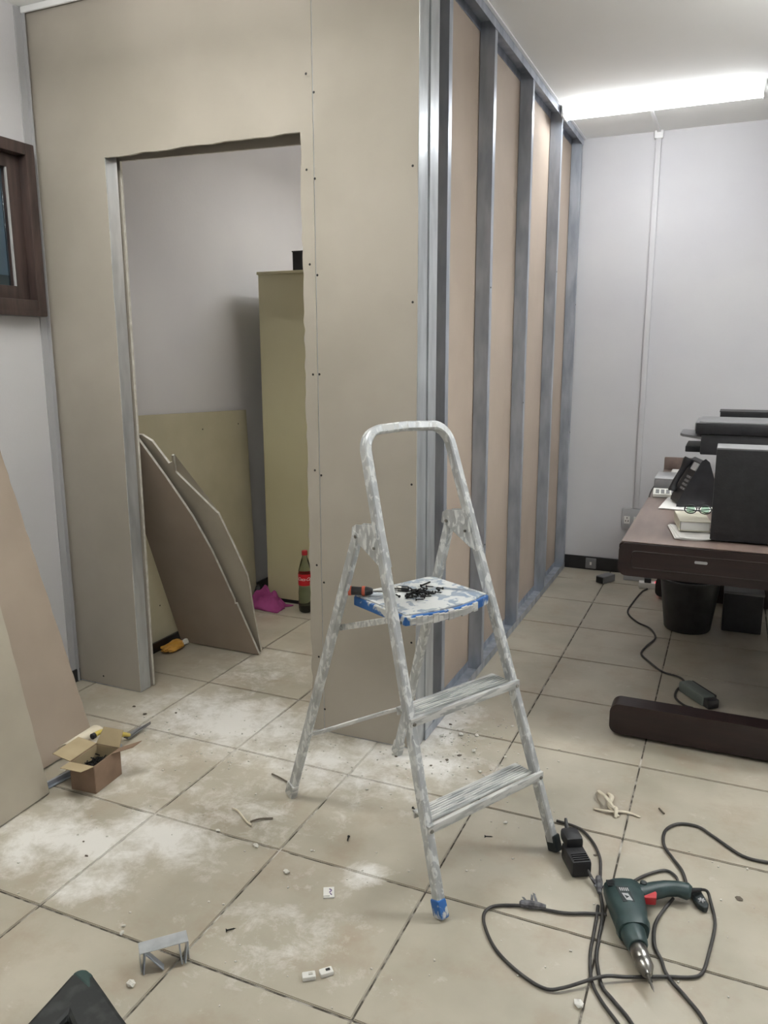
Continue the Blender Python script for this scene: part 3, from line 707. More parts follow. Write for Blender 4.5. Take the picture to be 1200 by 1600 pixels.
# torn paper flap at its foot
fl = MB(); g = []
for i in range(7):
    t = i / 6; row = []
    for j in range(5):
        q = j / 4
        row.append(Vector((0.010 + 0.075 * t * (1 - 0.3 * q), -0.04 - 0.13 * q + 0.02 * t, 0.05 + 0.035 * math.sin(2.4 * t) - 0.03 * t * q)))
    g.append(row)
fl.sheet(g); fl.build('torn_paper', 'paper_torn', f2, smooth=60, solid=0.0015)
ss = MB(); ss.box((0, 0, 0.010), (0.010, 0.34, 0.018), bev=0.001); ss.box((0.010, 0, 0.0025), (0.012, 0.34, 0.003))
o = ss.build('metal_strip', 'steel', smooth=30); o.location = (-2.02, 1.93, 0.001); o.rotation_euler = (0, 0, math.radians(-8)); tag(o, 'grey metal angle offcut on floor between plasterboards and cardboard box', 'metal strip')

# ---------------------------------------------------------------- cardboard box
cbx = empty('cardboard_box', (-1.913, 1.884, 0.0), (0, 0, math.radians(4.5)), label='small open brown cardboard box beside the leaning plasterboards', cat='box')
wx, wy, hh, t = 0.098, 0.135, 0.100, 0.003
bdy = MB(); bdy.box((0, 0, 0.002), (wx, wy, 0.003))
bdy.box((-wx / 2, 0, hh / 2), (t, wy, hh)); bdy.box((wx / 2, 0, hh / 2), (t, wy, hh)); bdy.box((0, -wy / 2, hh / 2), (wx, t, hh)); bdy.box((0, wy / 2, hh / 2), (wx, t, hh))
bdy.build('box_body', 'cardboard', cbx)
inr = MB(); inr.box((-wx / 2 + 0.0022, 0, hh / 2 + .001), (0.001, wy - 0.005, hh - 0.006)); inr.box((0, wy / 2 - 0.0022, hh / 2 + .001), (wx - 0.006, 0.001, hh - 0.006)); inr.build('box_lining', 'cardboard_in', cbx)
def flap(c, ux, uy, l1, l2, ang, taper=0.08):
    """hinged at edge through c along ux (length l1), leaning out along uy by angle ang above horizontal"""
    d = (Vector(uy) * math.cos(ang) + Z * math.sin(ang)).normalized()
    mb = MB(); mb.prism([(-l1 / 2, 0), (l1 / 2, 0), (l1 / 2 - taper * l1, l2), (-l1 / 2 + taper * l1, l2)], c, ux, d, 0.002); return mb
flap((0, -wy / 2, hh), (1, 0, 0), (0, -1, 0), wx, 0.055, math.radians(8)).build('flap', 'cardboard_in', cbx)
flap((0, wy / 2, hh), (1, 0, 0), (0, 1, 0), wx, 0.060, math.radians(52)).build('flap', 'cardboard_in', cbx)
flap((-wx / 2, 0, hh), (0, 1, 0), (-1, 0, 0), wy, 0.075, math.radians(10), 0.03).build('flap', 'cardboard_in', cbx)
flap((wx / 2, 0.045, hh), (0, 1, 0), (1, 0.75, 0), 0.05, 0.075, math.radians(14), 0.02).build('flap', 'cardboard', cbx)
sb = MB(); rq = random.Random(9)
for k in range(70):
    a = rq.uniform(0, 3.14); sb.box((rq.uniform(-0.036, 0.036), rq.uniform(-0.052, 0.052), 0.056 + rq.uniform(-0.004, 0.014)), (0.022, 0.003, 0.003), Matrix.Rotation(a, 3, 'Z') @ Matrix.Rotation(rq.uniform(-.4, .4), 3, 'Y'))
sb.box((0, 0, 0.029), (0.088, 0.124, 0.050))
o = sb.build('loose_screws', 'screw'); o.location = (-1.913, 1.884, 0.0); o.rotation_euler = (0, 0, math.radians(4.5)); tag(o, 'heap of black screws inside the open cardboard box', 'screws', kind='stuff')
# snips behind the box
sn = empty('tin_snips', (-2.02, 2.15, 0.0), (0, 0, math.radians(88)), label='tin snips with yellow and black handles on floor behind the cardboard box', cat='snips')
for s in (-1, 1):
    pth = spline([(-0.125, s * 0.030, 0.075), (-0.08, s * 0.034, 0.070), (-0.03, s * 0.020, 0.045), (0.01, s * 0.006, 0.022)], 5)
    hd = MB().tube(pth, [0.009] * 10 + [0.007] * 6, 8).build('handle', 'tool_yellow', sn, smooth=50)
    MB().lathe([(0.002, -0.004), (0.011, -0.002), (0.0115, 0.010), (0.008, 0.013)], (-0.125, s * 0.030, 0.075), (-1, 0, 0), 12).build('handle_cap', 'black', hd, smooth=40)
    MB().prism([(0.0, -0.012 * s), (0.0, 0.010 * s), (0.05, 0.009 * s), (0.135, 0.0), (0.05, -0.004 * s)], (0.0, 0, 0.014 + s * 0.003), (1, 0, 0), (0, 1, 0), 0.004).build('blade', 'grey_plastic', sn)
MB().lathe([(0.009, 0.006), (0.009, 0.024), (0.006, 0.027)], (0.012, 0, 0), (0, 0, 1), 12).build('pivot_bolt', 'chrome', sn, smooth=40)

# ---------------------------------------------------------------- desk
dk = empty('desk', (-0.344, 2.94, 0), label='dark mahogany office desk with rounded end panel and chunky foot rail', cat='desk')
DL, DW, DT = 1.95, 0.82, 0.769
def rrect(x0, z0, x1, z1, r, n=6):
    out = []
    for cx, cz, a0 in ((x1 - r, z0 + r, -90), (x1 - r, z1 - r, 0), (x0 + r, z1 - r, 90), (x0 + r, z0 + r, 180)):
        for k in range(n + 1):
            a = math.radians(a0 + 90 * k / n); out.append((cx + r * math.cos(a), cz + r * math.sin(a)))
    return out
# desktop slab, rounded in the end elevation
tp = MB(); tp.prism(rrect(0.0, DT - 0.034, DW, DT - 0.004, 0.012), (0, DL, 0), (1, 0, 0), (0, 0, 1), DL - 0.0)
tp.build('desktop', 'mahogany', dk, smooth=35)
MB().box((DW / 2, DL / 2 + 0.004, DT - 0.003), (DW - 0.012, DL - 0.012, 0.004), bev=0.001).build('top_veneer', 'desk_top', dk)
ap = MB(); ap.prism(rrect(0.0, DT - 0.128, DW, DT - 0.004, 0.03), (0, 0.035, 0), (1, 0, 0), (0, 0, 1), 0.04)
apo = ap.build('end_apron', 'mahogany', dk, smooth=35)
bd = MB()
for k in range(1):
    o1 = rrect(0.045, DT - 0.098, DW - 0.045, DT - 0.030, 0.014); i1 = rrect(0.050, DT - 0.093, DW - 0.050, DT - 0.035, 0.010)
    bmv = bd.bm; y = -0.0065
    A = [bmv.verts.new((a, y, b)) for a, b in o1]; B = [bmv.verts.new((a, y - 0.002, b)) for a, b in [((p[0] + q[0]) / 2, (p[1] + q[1]) / 2) for p, q in zip(o1, i1)]]; Cc = [bmv.verts.new((a, y, b)) for a, b in i1]
    for R1, R2 in ((A, B), (B, Cc)):
        for i in range(len(R1)): bmv.faces.new((R1[i], R1[(i + 1) % len(R1)], R2[(i + 1) % len(R2)], R2[i]))
bd.build('moulding', 'mahogany', apo, smooth=50)
MB().prism(rrect(0.262, DT - 0.058, 0.305, DT - 0.048, 0.004), (0, -0.0045, 0), (1, 0, 0), (0, 0, 1), 0.0015).build('scratch', 'light_grey', apo)
MB().box((0.03, DL / 2, DT - 0.085), (0.022, DL - 0.12, 0.10)).build('side_apron', 'mahogany', dk)
MB().box((DW - 0.03, DL / 2, DT - 0.085), (0.022, DL - 0.12, 0.10)).build('side_apron', 'mahogany', dk)
for y in (0.012, DL - 0.05):
    ft = MB(); ft.prism(rrect(0.002, 0.014, DW - 0.002, 0.134, 0.034), (0, y + 0.06, 0), (1, 0, 0), (0, 0, 1), 0.085)
    fo = ft.build('foot_rail', 'mahogany', dk, smooth=35)
    for xx in (0.07, DW - 0.07): MB().lathe([(0.018, 0.0), (0.018, 0.016)], (xx, y + 0.03, 0), (0, 0, 1), 12).build('glide', 'black', fo, smooth=40)
    MB().box((DW - 0.24 + 0.06, y + 0.02, (0.13 + DT - 0.12) / 2), (0.13, 0.05, DT - 0.24), bev=0.006).build('upright', 'mahogany', dk)
MB().box((DW - 0.10, DL / 2, 0.45), (0.018, DL - 0.1, 0.40)).build('modesty_panel', 'mahogany', dk)

ZD = DT - 0.0005
# black computer case standing at the near end
pc = empty('computer_case', (0.137, 3.16, ZD), label='black flat-fronted computer case standing on the near end of the desk', cat='computer')
MB().box((0, 0, 0.172), (0.355, 0.19, 0.335), bev=0.004).build('case_body', 'blackcase', pc, smooth=40)
MB().box((0, -0.012, 0.341), (0.355, 0.155, 0.006), bev=0.002).build('top_panel', 'grey_plastic', pc)
for xx in (-0.14, 0.14): MB().box((xx, 0, 0.004), (0.03, 0.16, 0.007)).build('foot', 'black', pc)
# printer and stand
pst = empty('printer_stand', (0.19, 4.32, ZD), label='grey printer stand behind the black computer case', cat='stand')
MB().box((0, 0, 0.184), (0.42, 0.30, 0.012)).build('shelf', 'grey_plastic', pst)
for xx in (-0.13, 0.19):
    for yy in (-0.13, 0.13): MB().box((xx, yy, 0.089), (0.02, 0.02, 0.178)).build('leg', 'grey_plastic', pst)
pr = empty('printer', (0.105, 4.30, ZD + 0.190), label='wide black office printer with grey lid and side trays', cat='printer')
MB().box((0, 0, 0.050), (0.47, 0.34, 0.098), bev=0.006).build('body', 'blackcase', pr, smooth=40)
MB().box((-0.012, 0, 0.128), (0.50, 0.36, 0.055), bev=0.008).build('scanner_lid', 'black', pr, smooth=40)
MB().box((-0.012, 0, 0.158), (0.47, 0.34, 0.008), bev=0.003).build('lid_top', 'grey_plastic', pr)
MB().prism([(-0.17, 0), (0.17, 0), (0.14, 0.085), (0.10, 0.10), (-0.10, 0.10), (-0.14, 0.085)], (-0.235, 0, 0.075), (0, 1, 0), Vector((-1, 0, 0.10)).normalized(), 0.012).build('output_tray', 'grey_plastic', pr)
MB().box((-0.255, 0, 0.022), (0.10, 0.26, 0.030), bev=0.005).build('paper_tray', 'black', pr)
MB().box((-0.24, 0, 0.135), (0.05, 0.352, 0.045), bev=0.006).build('control_side', 'grey_plastic', pr)
bbx = empty('storage_box', (0.16, 4.78, ZD), label='tall dark box standing behind the printer', cat='box')
MB().box((0, 0, 0.18), (0.44, 0.18, 0.36), bev=0.004).build('body', 'black', bbx); MB().box((0, 0, 0.363), (0.446, 0.186, 0.006), bev=0.002).build('lid', 'blackcase', bbx)
# desk phone
ph = empty('desk_phone', (-0.128, 3.80, ZD + 0.006), (0, 0, math.radians(-72)), label='black desk phone tilted up on white papers', cat='telephone')
side_prof = [(-0.10, 0.0), (0.085, 0.0), (0.088, 0.03), (0.03, 0.20), (0.012, 0.215), (-0.004, 0.205), (-0.098, 0.018)]
MB().prism([(a, b) for a, b in side_prof], (0.085, 0, 0), (0, 1, 0), (0, 0, 1), 0.001).build('side_plate', 'black', ph)
pp = MB(); pp.prism([(-0.085, 0.004), (0.075, 0.004), (0.078, 0.03), (0.03, 0.195), (0.012, 0.205), (-0.002, 0.195), (-0.083, 0.02)], (-0.085, 0, 0), (0, 1, 0), (0, 0, 1), 0.17)
pp.build('phone_body', 'black', ph, bev=0.004)
hsr = spline([(-0.06, -0.082, 0.048), (-0.062, -0.075, 0.085), (-0.062, -0.045, 0.145), (-0.06, -0.020, 0.200)], 5)
MB().tube(hsr, [0.020, 0.021, 0.019, 0.016, 0.014] + [0.013] * 6 + [0.014, 0.017, 0.02, 0.021, 0.019], 10).build('handset', 'blackcase', ph, smooth=50)
dn = Vector((0, -0.905, 0.425)).normalized(); du = Vector((0, 0.425, 0.905)).normalized()
MB().box(Vector((0.03, -0.012, 0.172)) + dn * 0.004, (0.075, 0.006, 0.035), Matrix((Vector((1, 0, 0)), -dn, du)).transposed()).build('display', 'light_grey', ph)
ky = MB()
for i in range(3):
    for j in range(4): ky.box(Vector((0.008 + i * 0.022, -0.036, 0.125)) + dn * 0.004 - du * 0.019 * j, (0.014, 0.006, 0.010), Matrix((Vector((1, 0, 0)), -dn, du)).transposed())
ky.build('keypad', 'grey_plastic', ph)
# papers
def papers(name, c, size, rot, n, label, m='paper', cat='papers', bent=0.0):
    rt = empty(name, c, (0, 0, rot), label=label, cat=cat)
    r = random.Random(int(c[0] * 1000))
    for i in range(n):
        g = []
        a = r.uniform(-0.06, 0.06)
        for ix in range(5):
            row = []
            for iy in range(5):
                x, y = (ix / 4 - .5) * size[0], (iy / 4 - .5) * size[1]
                row.append(Vector((x * math.cos(a) - y * math.sin(a) + i * 0.004, x * math.sin(a) + y * math.cos(a), 0.001 + i * 0.0016 + bent * ((abs(x) / size[0] * 2) ** 3))))
            g.append(row)
        MB().sheet(g).build('paper_sheet', m, rt, solid=0.0010)
    return rt
papers('paper_stack', (-0.155, 3.78, ZD), (0.21, 0.30), math.radians(-4), 3, 'loose white papers lying under the black desk phone', bent=0.001)
kb = empty('calculator', (-0.275, 4.02, ZD), (0, 0, math.radians(4)), label='white desk calculator with grey keys beside the phone', cat='calculator')
MB().box((0.02, 0, 0.009), (0.14, 0.18, 0.016), bev=0.003).build('body', 'white', kb)
ky = MB()
for i in range(5):
    for j in range(4): ky.box((-0.03 + i * 0.024, -0.055 + j * 0.026, 0.0185), (0.016, 0.017, 0.004))
ky.build('keys', 'grey_plastic', kb)
gb = empty('document_box', (-0.24, 4.28, ZD), label='low grey desk tray standing beyond the calculator', cat='tray')
MB().box((0.0, 0, 0.028), (0.19, 0.24, 0.054), bev=0.008).build('tray_body', 'grey_plastic', gb, smooth=40); MB().box((0.0, 0, 0.057), (0.188, 0.238, 0.004), bev=0.001).build('tray_top', 'light_grey', gb)
gt = empty('file_tray', (-0.24, 4.66, ZD), label='brown file tray holding papers at far end of the desk', cat='tray')
MB().box((0, 0, 0.012), (0.19, 0.26, 0.022), bev=0.008).build('tray_body', 'desk_top', gt, smooth=40); MB().box((0, 0.10, 0.05), (0.19, 0.02, 0.09), bev=0.008).build('tray_back', 'desk_top', gt, smooth=40)
MB().box((0.02, -0.02, 0.027), (0.13, 0.17, 0.008)).build('paper_pile', 'paper', gt)
cbk = MB().tube(spline([(-0.334, 3.92, ZD + 0.004), (-0.339, 4.05, ZD + 0.004), (-0.339, 4.24, ZD + 0.004), (-0.325, 4.46, ZD + 0.004), (-0.2, 4.475, ZD + 0.004)], 5), 0.003, 6).build('phone_cord', 'cable', smooth=60); tag(cbk, 'thin black cord along the left edge of the desktop', 'cord')
# magazines, book, spectacles
mg = papers('magazine', (-0.122, 3.17, ZD), (0.12, 0.24), math.radians(10), 4, 'open magazine lying under the cream book at desk edge', bent=0.004, cat='magazine')
bk = empty('book', (-0.112, 3.26, ZD + 0.0115), (0, 0, math.radians(9)), label='thick cream-covered book lying on the magazine', cat='book')
MB().box((0, 0, 0.020), (0.104, 0.20, 0.032)).build('pages', 'paper', bk)
cv = MB(); cv.box((0, 0, 0.002), (0.112, 0.208, 0.003)); cv.box((0, 0, 0.0375), (0.112, 0.208, 0.003)); cv.box((-0.0555, 0, 0.02), (0.003, 0.208, 0.038), bev=0.001); cv.build('cover', 'cream_paper', bk)
sg = empty('spectacles', (-0.095, 3.31, ZD + 0.051), (0, 0, math.radians(6)), label='folded green-tinted spectacles lying on the cream book', cat='spectacles')
for s in (-1, 1):
    rg = [Vector((s * 0.027 + 0.023 * math.cos(a * math.pi / 8), 0, 0.019 + 0.017 * math.sin(a * math.pi / 8))) for a in range(17)]
    rm = MB().tube(rg, 0.0022, 6).build('rim', 'black', sg, smooth=60)
    MB().lathe([(0.016, -0.0006), (0.016, 0.0006)], (s * 0.027, 0, 0.019), (0, 1, 0), 14).build('lens', 'lens', rm)
    MB().tube([(s * 0.05, 0, 0.022), (s * 0.048, 0.02, 0.018), (-s * 0.03, 0.03 + 0.004 * s, 0.004)], 0.002, 6).build('temple', 'black', sg)
MB().tube([(-0.006, 0, 0.022), (0, 0, 0.026), (0.006, 0, 0.022)], 0.002, 6).build('bridge', 'black', sg)

# under the desk
wb = empty('waste_bin', (-0.135, 4.34, 0), label='black tapered waste bin under the desk', cat='bin')
MB().lathe([(0.0, 0.002), (0.112, 0.002), (0.118, 0.012), (0.150, 0.270), (0.157, 0.272), (0.157, 0.282), (0.145, 0.284), (0.142, 0.270), (0.110, 0.02), (0.0, 0.014)], n=32).build('bin_body', 'black', wb, smooth=40)
gx = empty('storage_box', (0.12, 4.42, 0), label='dark grey box on the floor behind the waste bin', cat='box')
MB().box((0.01, 0.10, 0.105), (0.19, 0.30, 0.208), bev=0.005).build('body', 'blackcase', gx); MB().box((0.01, 0.10, 0.213), (0.196, 0.306, 0.014), bev=0.004).build('lid', 'grey_plastic', gx)
hb = empty('plug_adapter', (-0.665, 5.06, 0.0), (0, 0, math.radians(62)), label='small dark plug adapter on the floor near the skirting', cat='adapter')
MB().box((0, 0, 0.024), (0.12, 0.06, 0.046), bev=0.005).build('body', 'grey_plastic', hb, smooth=40); MB().box((-0.062, 0, 0.024), (0.006, 0.05, 0.036)).build('end_cover', 'black', hb)
wbx = empty('white_box', (-0.49, 5.20, 0), label='small white carton on the floor beneath the wall socket', cat='box')
MB().box((0, 0, 0.055), (0.15, 0.10, 0.108), bev=0.002).build('carton', 'light_grey', wbx); MB().box((0.01, -0.0505, 0.07), (0.09, 0.001, 0.05)).build('sticker', 'white', wbx)
ext = empty('extension_socket', (-0.375, 5.03, 0), (0, 0, math.radians(8)), label='white extension socket with a glowing red switch on the floor', cat='socket')
MB().box((0, 0, 0.020), (0.16, 0.06, 0.038), bev=0.005).build('body', 'white', ext, smooth=40)
MB().box((0.028, -0.012, 0.042), (0.024, 0.02, 0.010), bev=0.002).build('red_switch', 'led', ext)['label'] = 'glowing red switch'
MB().box((-0.03, -0.01, 0.052), (0.04, 0.036, 0.028), bev=0.004).build('plug', 'black', ext)
G = [(-0.400, 4.985), (-0.424, 4.907), (-0.448, 4.689), (-0.455, 4.469), (-0.39, 4.32), (-0.315, 4.24), (-0.274, 4.101), (-0.304, 3.959), (-0.316, 3.842), (-0.268, 3.747), (-0.203, 3.65), (-0.131, 3.617), (-0.10, 3.553), (-0.127, 3.468), (-0.129, 3.381), (-0.092, 3.316), (-0.055, 3.300)]
o = MB().tube(spline([(x, y, 0.0055) for x, y in G], 6), 0.0048, 8).build('floor_cable', 'cable', smooth=60); tag(o, 'black cord winding over the tiles from the extension socket to the desk foot', 'cord')
dv = empty('power_adapter', (-0.048, 3.420, 0), (0, 0, math.radians(-52)), label='grey-green power adapter on the floor behind the desk foot rail', cat='adapter')
MB().box((0, 0, 0.024), (0.17, 0.060, 0.046), bev=0.010).build('body', 'greygreen', dv, smooth=40); MB().box((0.098, 0, 0.022), (0.035, 0.052, 0.038), bev=0.006).build('end_cap', 'black', dv, smooth=40)
MB().box((0.0, 0.034, 0.024), (0.16, 0.012, 0.040), bev=0.004).build('side_cover', 'blackcase', dv, smooth=40)

# ---------------------------------------------------------------- drill
zc = 0.037
rear = Vector((-0.188, 1.975, zc)); tip = Vector((-0.056, 1.643, 0.030)); axd = (tip - rear).normalized(); sdx = axd.cross(Z).normalized() * -1  # toward handle side
if sdx.x < 0: sdx = -sdx
upv = Z
dl = empty('power_drill', (rear.x, rear.y, 0), label='dark green corded power drill with red trigger lying on the tiles', cat='drill')
def dpt(a, b, h): return axd * a + sdx * b + Vector((0, 0, zc + h))
def ell(a, cb, rb, rh, n=16, pw=2.6, ch=0.0):
    out = []
    for k in range(n):
        t = 2 * math.pi * k / n; c, s = math.cos(t), math.sin(t)
        out.append(dpt(a, cb + rb * abs(c) ** (2 / pw) * (1 if c >= 0 else -1), ch + rh * abs(s) ** (2 / pw) * (1 if s >= 0 else -1)))
    return out
hs = MB(); hs.ring_loft([ell(-0.004, 0.014, 0.042, 0.026), ell(0.004, 0.014, 0.050, 0.033), ell(0.04, 0.013, 0.051, 0.035), ell(0.09, 0.010, 0.047, 0.036), ell(0.135, 0.006, 0.041, 0.035), ell(0.150, 0.005, 0.043, 0.034), ell(0.165, 0.003, 0.038, 0.031)])
hso = hs.build('motor_housing', 'drill', dl, smooth=55)
MB().ring_loft([ell(0.160, 0.001, 0.031, 0.029, pw=2), ell(0.180, 0.0, 0.030, 0.028, pw=2), ell(0.205, 0.0, 0.027, 0.026, pw=2), ell(0.213, 0.0, 0.022, 0.022, pw=2)]).build('gear_case', 'drill', dl, smooth=55)
o0 = dpt(0.210, 0, -0.003)
MB().lathe([(0.0185, 0), (0.0205, 0.004), (0.0205, 0.040), (0.0185, 0.043), (0.0185, 0.046), (0.021, 0.048), (0.021, 0.060), (0.012, 0.082), (0.007, 0.086)], o0, axd, 20).build('chuck', 'chrome', dl, smooth=35)
MB().lathe([(0.0055, 0.084), (0.0055, 0.105), (0.0032, 0.108), (0.0032, 0.122), (0.0005, 0.134)], o0, axd, 8).build('bit', 'chrome', dl, smooth=30)
# handle: curved towards the right
hp = [(0.028, 0.035, 0.030, 0.028), (0.016, 0.070, 0.025, 0.025), (0.002, 0.105, 0.022, 0.022), (-0.006, 0.135, 0.021, 0.020), (-0.006, 0.165, 0.021, 0.0195), (0.004, 0.190, 0.024, 0.021), (0.008, 0.198, 0.018, 0.014)]
rings = []
for i, (a, b, ra, rh) in enumerate(hp):
    p = Vector((a, b)); q = Vector(hp[min(i + 1, len(hp) - 1)][:2]) - Vector(hp[max(i - 1, 0)][:2]); q.normalize(); nrm = Vector((q.y, -q.x))
    rings.append([dpt(a + nrm.x * ra * math.cos(t), b + nrm.y * ra * math.cos(t), rh * math.sin(t) - 0.004) for t in [2 * math.pi * k / 14 for k in range(14)]])
MB().ring_loft(rings).build('handle', 'drill', dl, smooth=60)
MB().prism([(0.030, 0.052), (0.048, 0.058), (0.050, 0.092), (0.028, 0.100), (0.012, 0.092), (0.018, 0.055)], dpt(0, 0, -0.012), axd, sdx, 0.022 if axd.cross(sdx).z > 0 else -0.022).build('trigger', 'red', dl, bev=0.002)
# side plate with grey emblem
lt = zc + 0.0352
pm = MB(); pm.prism([(0.040, -0.012), (0.098, -0.008), (0.098, 0.022), (0.040, 0.018)], dpt(0, 0, 0.0335), axd, sdx, 0.0018 if axd.cross(sdx).z > 0 else -0.0018)
pmo = pm.build('side_plate', 'drill_dark', hso)
sg1 = 1 if axd.cross(sdx).z > 0 else -1
em = MB()
em.prism([(0.066, -0.004), (0.092, 0.002), (0.094, 0.018), (0.068, 0.012)], dpt(0, 0, 0.0354), axd, sdx, 0.0006 * sg1)
for k in range(5): em.prism([(0.046, -0.006 + k * 0.005), (0.058, -0.005 + k * 0.005), (0.058, -0.0025 + k * 0.005), (0.046, -0.0035 + k * 0.005)], dpt(0, 0, 0.0354), axd, sdx, 0.0006 * sg1)
em.build('marking', 'light_grey', hso)['label'] = 'worn pale marking'
e2_ = MB(); e2_.prism([(0.074, 0.001), (0.086, 0.004), (0.080, 0.012)], dpt(0, 0, 0.0361), axd, sdx, 0.0005 * sg1); e2_.build('emblem', 'drill_dark', hso)
vt = MB()
for k in range(5): vt.box(dpt(0.012 + k * 0.005, -0.02, 0.030), (0.002, 0.022, 0.004), Matrix.Rotation(math.atan2(axd.y, axd.x), 3, 'Z'))
vt.build('vent_slots', 'black', hso)
MB().lathe([(0.009, 0), (0.009, 0.006), (0.006, 0.008)], dpt(0.006, 0.070, 0.017), (0, 0, 1), 12).build('lock_button', 'drill_dark', dl, smooth=40)
MB().lathe([(0.003, -0.03), (0.005, -0.03), (0.005, 0.0)], dpt(0.0, -0.006, -0.004), axd, 8).build('depth_rod', 'black', dl, smooth=40)
MB().tube([dpt(0.002, 0.194, -0.004), dpt(-0.004, 0.212, -0.006), dpt(-0.012, 0.230, -0.010)], [0.008, 0.0065, 0.005], 10).build('cord_sleeve', 'black', dl, smooth=50)
# chuck key in rubber holder on the cord
ck = empty('chuck_key_holder', (0.022, 2.046, 0), (0, 0, math.radians(-65)), label='grey chuck key holder clipped to the drill cord beyond its handle', cat='chuck key')
MB().prism([(-0.035, -0.016), (0.02, -0.014), (0.035, -0.005), (0.035, 0.005), (0.02, 0.014), (-0.035, 0.016)], (0, 0, 0.002), (1, 0, 0), (0, 1, 0), 0.016).build('rubber_holder', 'drill_dark', ck, bev=0.003)
stx = MB(); 
for k in range(3): stx.box((0.008, 0, 0.0195), (0.018, 0.003, 0.003), Matrix.Rotation(k * math.pi / 3, 3, 'Z'))
stx.build('key_end', 'light_grey', ck)
# cords
def cord(name, pts, r, label, z=0.0055, zs=None, m='cable'):
    q = [(p[0], p[1], (zs.get(i, z) if zs else z)) for i, p in enumerate(pts)]
    o = MB().tube(spline(q, 6), r, 8).build(name, m, smooth=60); tag(o, label, 'cord'); return o
C_ = [(0.022, 2.073), (0.038, 2.084), (0.048, 2.061), (0.061, 1.974), (0.05, 1.861), (0.038, 1.789), (0.014, 1.762), (-0.041, 1.74), (-0.124, 1.697), (-0.178, 1.667), (-0.255, 1.605), (-0.297, 1.591), (-0.363, 1.615), (-0.431, 1.663), (-0.478, 1.727), (-0.495, 1.776), (-0.482, 1.811), (-0.437, 1.836), (-0.388, 1.85), (-0.306, 1.861), (-0.246, 1.885), (-0.200, 1.900)]
cord('drill_cord', C_, 0.0042, 'black drill cord looping wide around the drill and past its bit', zs={0: 0.027, 1: 0.018, 8: 0.010, 9: 0.0165, 10: 0.010})
A_ = [(-0.282, 2.050), (-0.257, 2.019), (-0.23, 1.982), (-0.21, 1.895), (-0.205, 1.797), (-0.199, 1.73), (-0.176, 1.654), (-0.15, 1.624), (-0.11, 1.584), (-0.078, 1.543), (-0.02, 1.48)]
cord('trailing_cable', A_, 0.0046, 'black cable running from the socket block down past the drill', zs={0: 0.03, 1: 0.014, 3: 0.0055, 6: 0.0055})
B_ = [(-0.407, 2.272), (-0.335, 2.259), (-0.287, 2.208), (-0.254, 2.138), (-0.241, 2.065), (-0.238, 2.035)]
cord('cord_piece', B_, 0.0042, 'black cord arching from behind the ladder foot to a taped joint')
B2_ = [(-0.226, 1.925), (-0.222, 1.87), (-0.219, 1.80), (-0.216, 1.74), (-0.200, 1.66), (-0.172, 1.61), (-0.130, 1.562), (-0.095, 1.52), (-0.04, 1.46)]
cord('cord_piece', B2_, 0.0042, 'second black cord lying right beside the extension cord')
D_ = [(0.45, 2.36), (0.262, 2.324), (0.195, 2.308), (0.127, 2.311), (0.048, 2.378), (0.001, 2.415), (-0.055, 2.406), (-0.089, 2.354), (-0.088, 2.277), (-0.061, 2.222), (-0.032, 2.172), (-0.018, 2.125), (-0.014, 2.098)]
cord('cord_piece', D_, 0.0046, 'black cord coming in from the right edge in an S curve')
E_ = [(-0.178, 2.018), (-0.136, 2.09), (-0.099, 2.133), (-0.070, 2.152), (-0.045, 2.135), (-0.035, 2.10)]
cord('cord_piece', E_, 0.004, 'black cord arching behind the drill handle')
F_ = [(-0.045, 2.035), (-0.078, 1.927), (-0.076, 1.841), (-0.055, 1.79), (-0.038, 1.745), (0.007, 1.693), (0.041, 1.65), (0.063, 1.60), (0.08, 1.52)]
cord('cord_piece', F_, 0.0046, 'black cord emerging under the drill handle toward bottom right corner', zs={4: 0.0055, 3: 0.0055})
# taped joints
def joint(loc, rot, label, seed):
    rt = empty('taped_joint', loc, (0, 0, rot), label=label, cat='cable joint')
    MB().lathe([(0.004, -0.035), (0.009, -0.03), (0.011, -0.01), (0.010, 0.012), (0.005, 0.035)], (0, 0, 0.011), (1, 0, 0), 10).build('tape_wrap', 'tape', rt, smooth=25)
    r = random.Random(seed)
    for k in range(4):
        a = r.uniform(0.5, 2.6); b = r.choice((-1, 1)); l = r.uniform(0.02, 0.035)
        MB().prism([(0, -0.004), (l, -0.003), (l * 1.1, 0.003), (0, 0.004)], (r.uniform(-0.02, 0.02), 0, 0.012), Vector((math.cos(a), b * math.sin(a), r.uniform(0.1, 0.6))).normalized(), Vector((0, 0.3, 1)).normalized().cross(Vector((math.cos(a), b * math.sin(a), 0.3))).normalized(), 0.0012).build('tape_end', 'tape', rt)
    return rt
joint((-0.385, 1.852, 0.0), math.radians(12), 'black taped cable joint left of the drill', 2)
joint((-0.236, 2.005, 0.0), math.radians(-80), 'frayed grey tape joint beside the drill rear', 5)
# coupler: two stacked plugs
cp = empty('trailing_socket', (-0.322, 2.090, 0), (0, 0, math.radians(-60)), label='dusty black trailing socket with plug against the right ladder foot', cat='socket')
MB().box((0.022, 0, 0.027), (0.098, 0.058, 0.050), bev=0.010).build('socket_block', 'blackcase', cp, smooth=40)
MB().box((-0.026, 0.002, 0.062), (0.062, 0.052, 0.036), bev=0.012).build('plug', 'black', cp, smooth=40)
rbx = MB()
for k in range(4): rbx.box((0.036 + k * 0.009, 0, 0.053), (0.003, 0.044, 0.004))
rbx.build('grip_ribs', 'black', cp)
MB().tube([(-0.052, 0.0, 0.066), (-0.068, 0.0, 0.078), (-0.084, 0.003, 0.088)], [0.007, 0.006, 0.004], 8).build('cord_sleeve', 'black', cp, smooth=50)
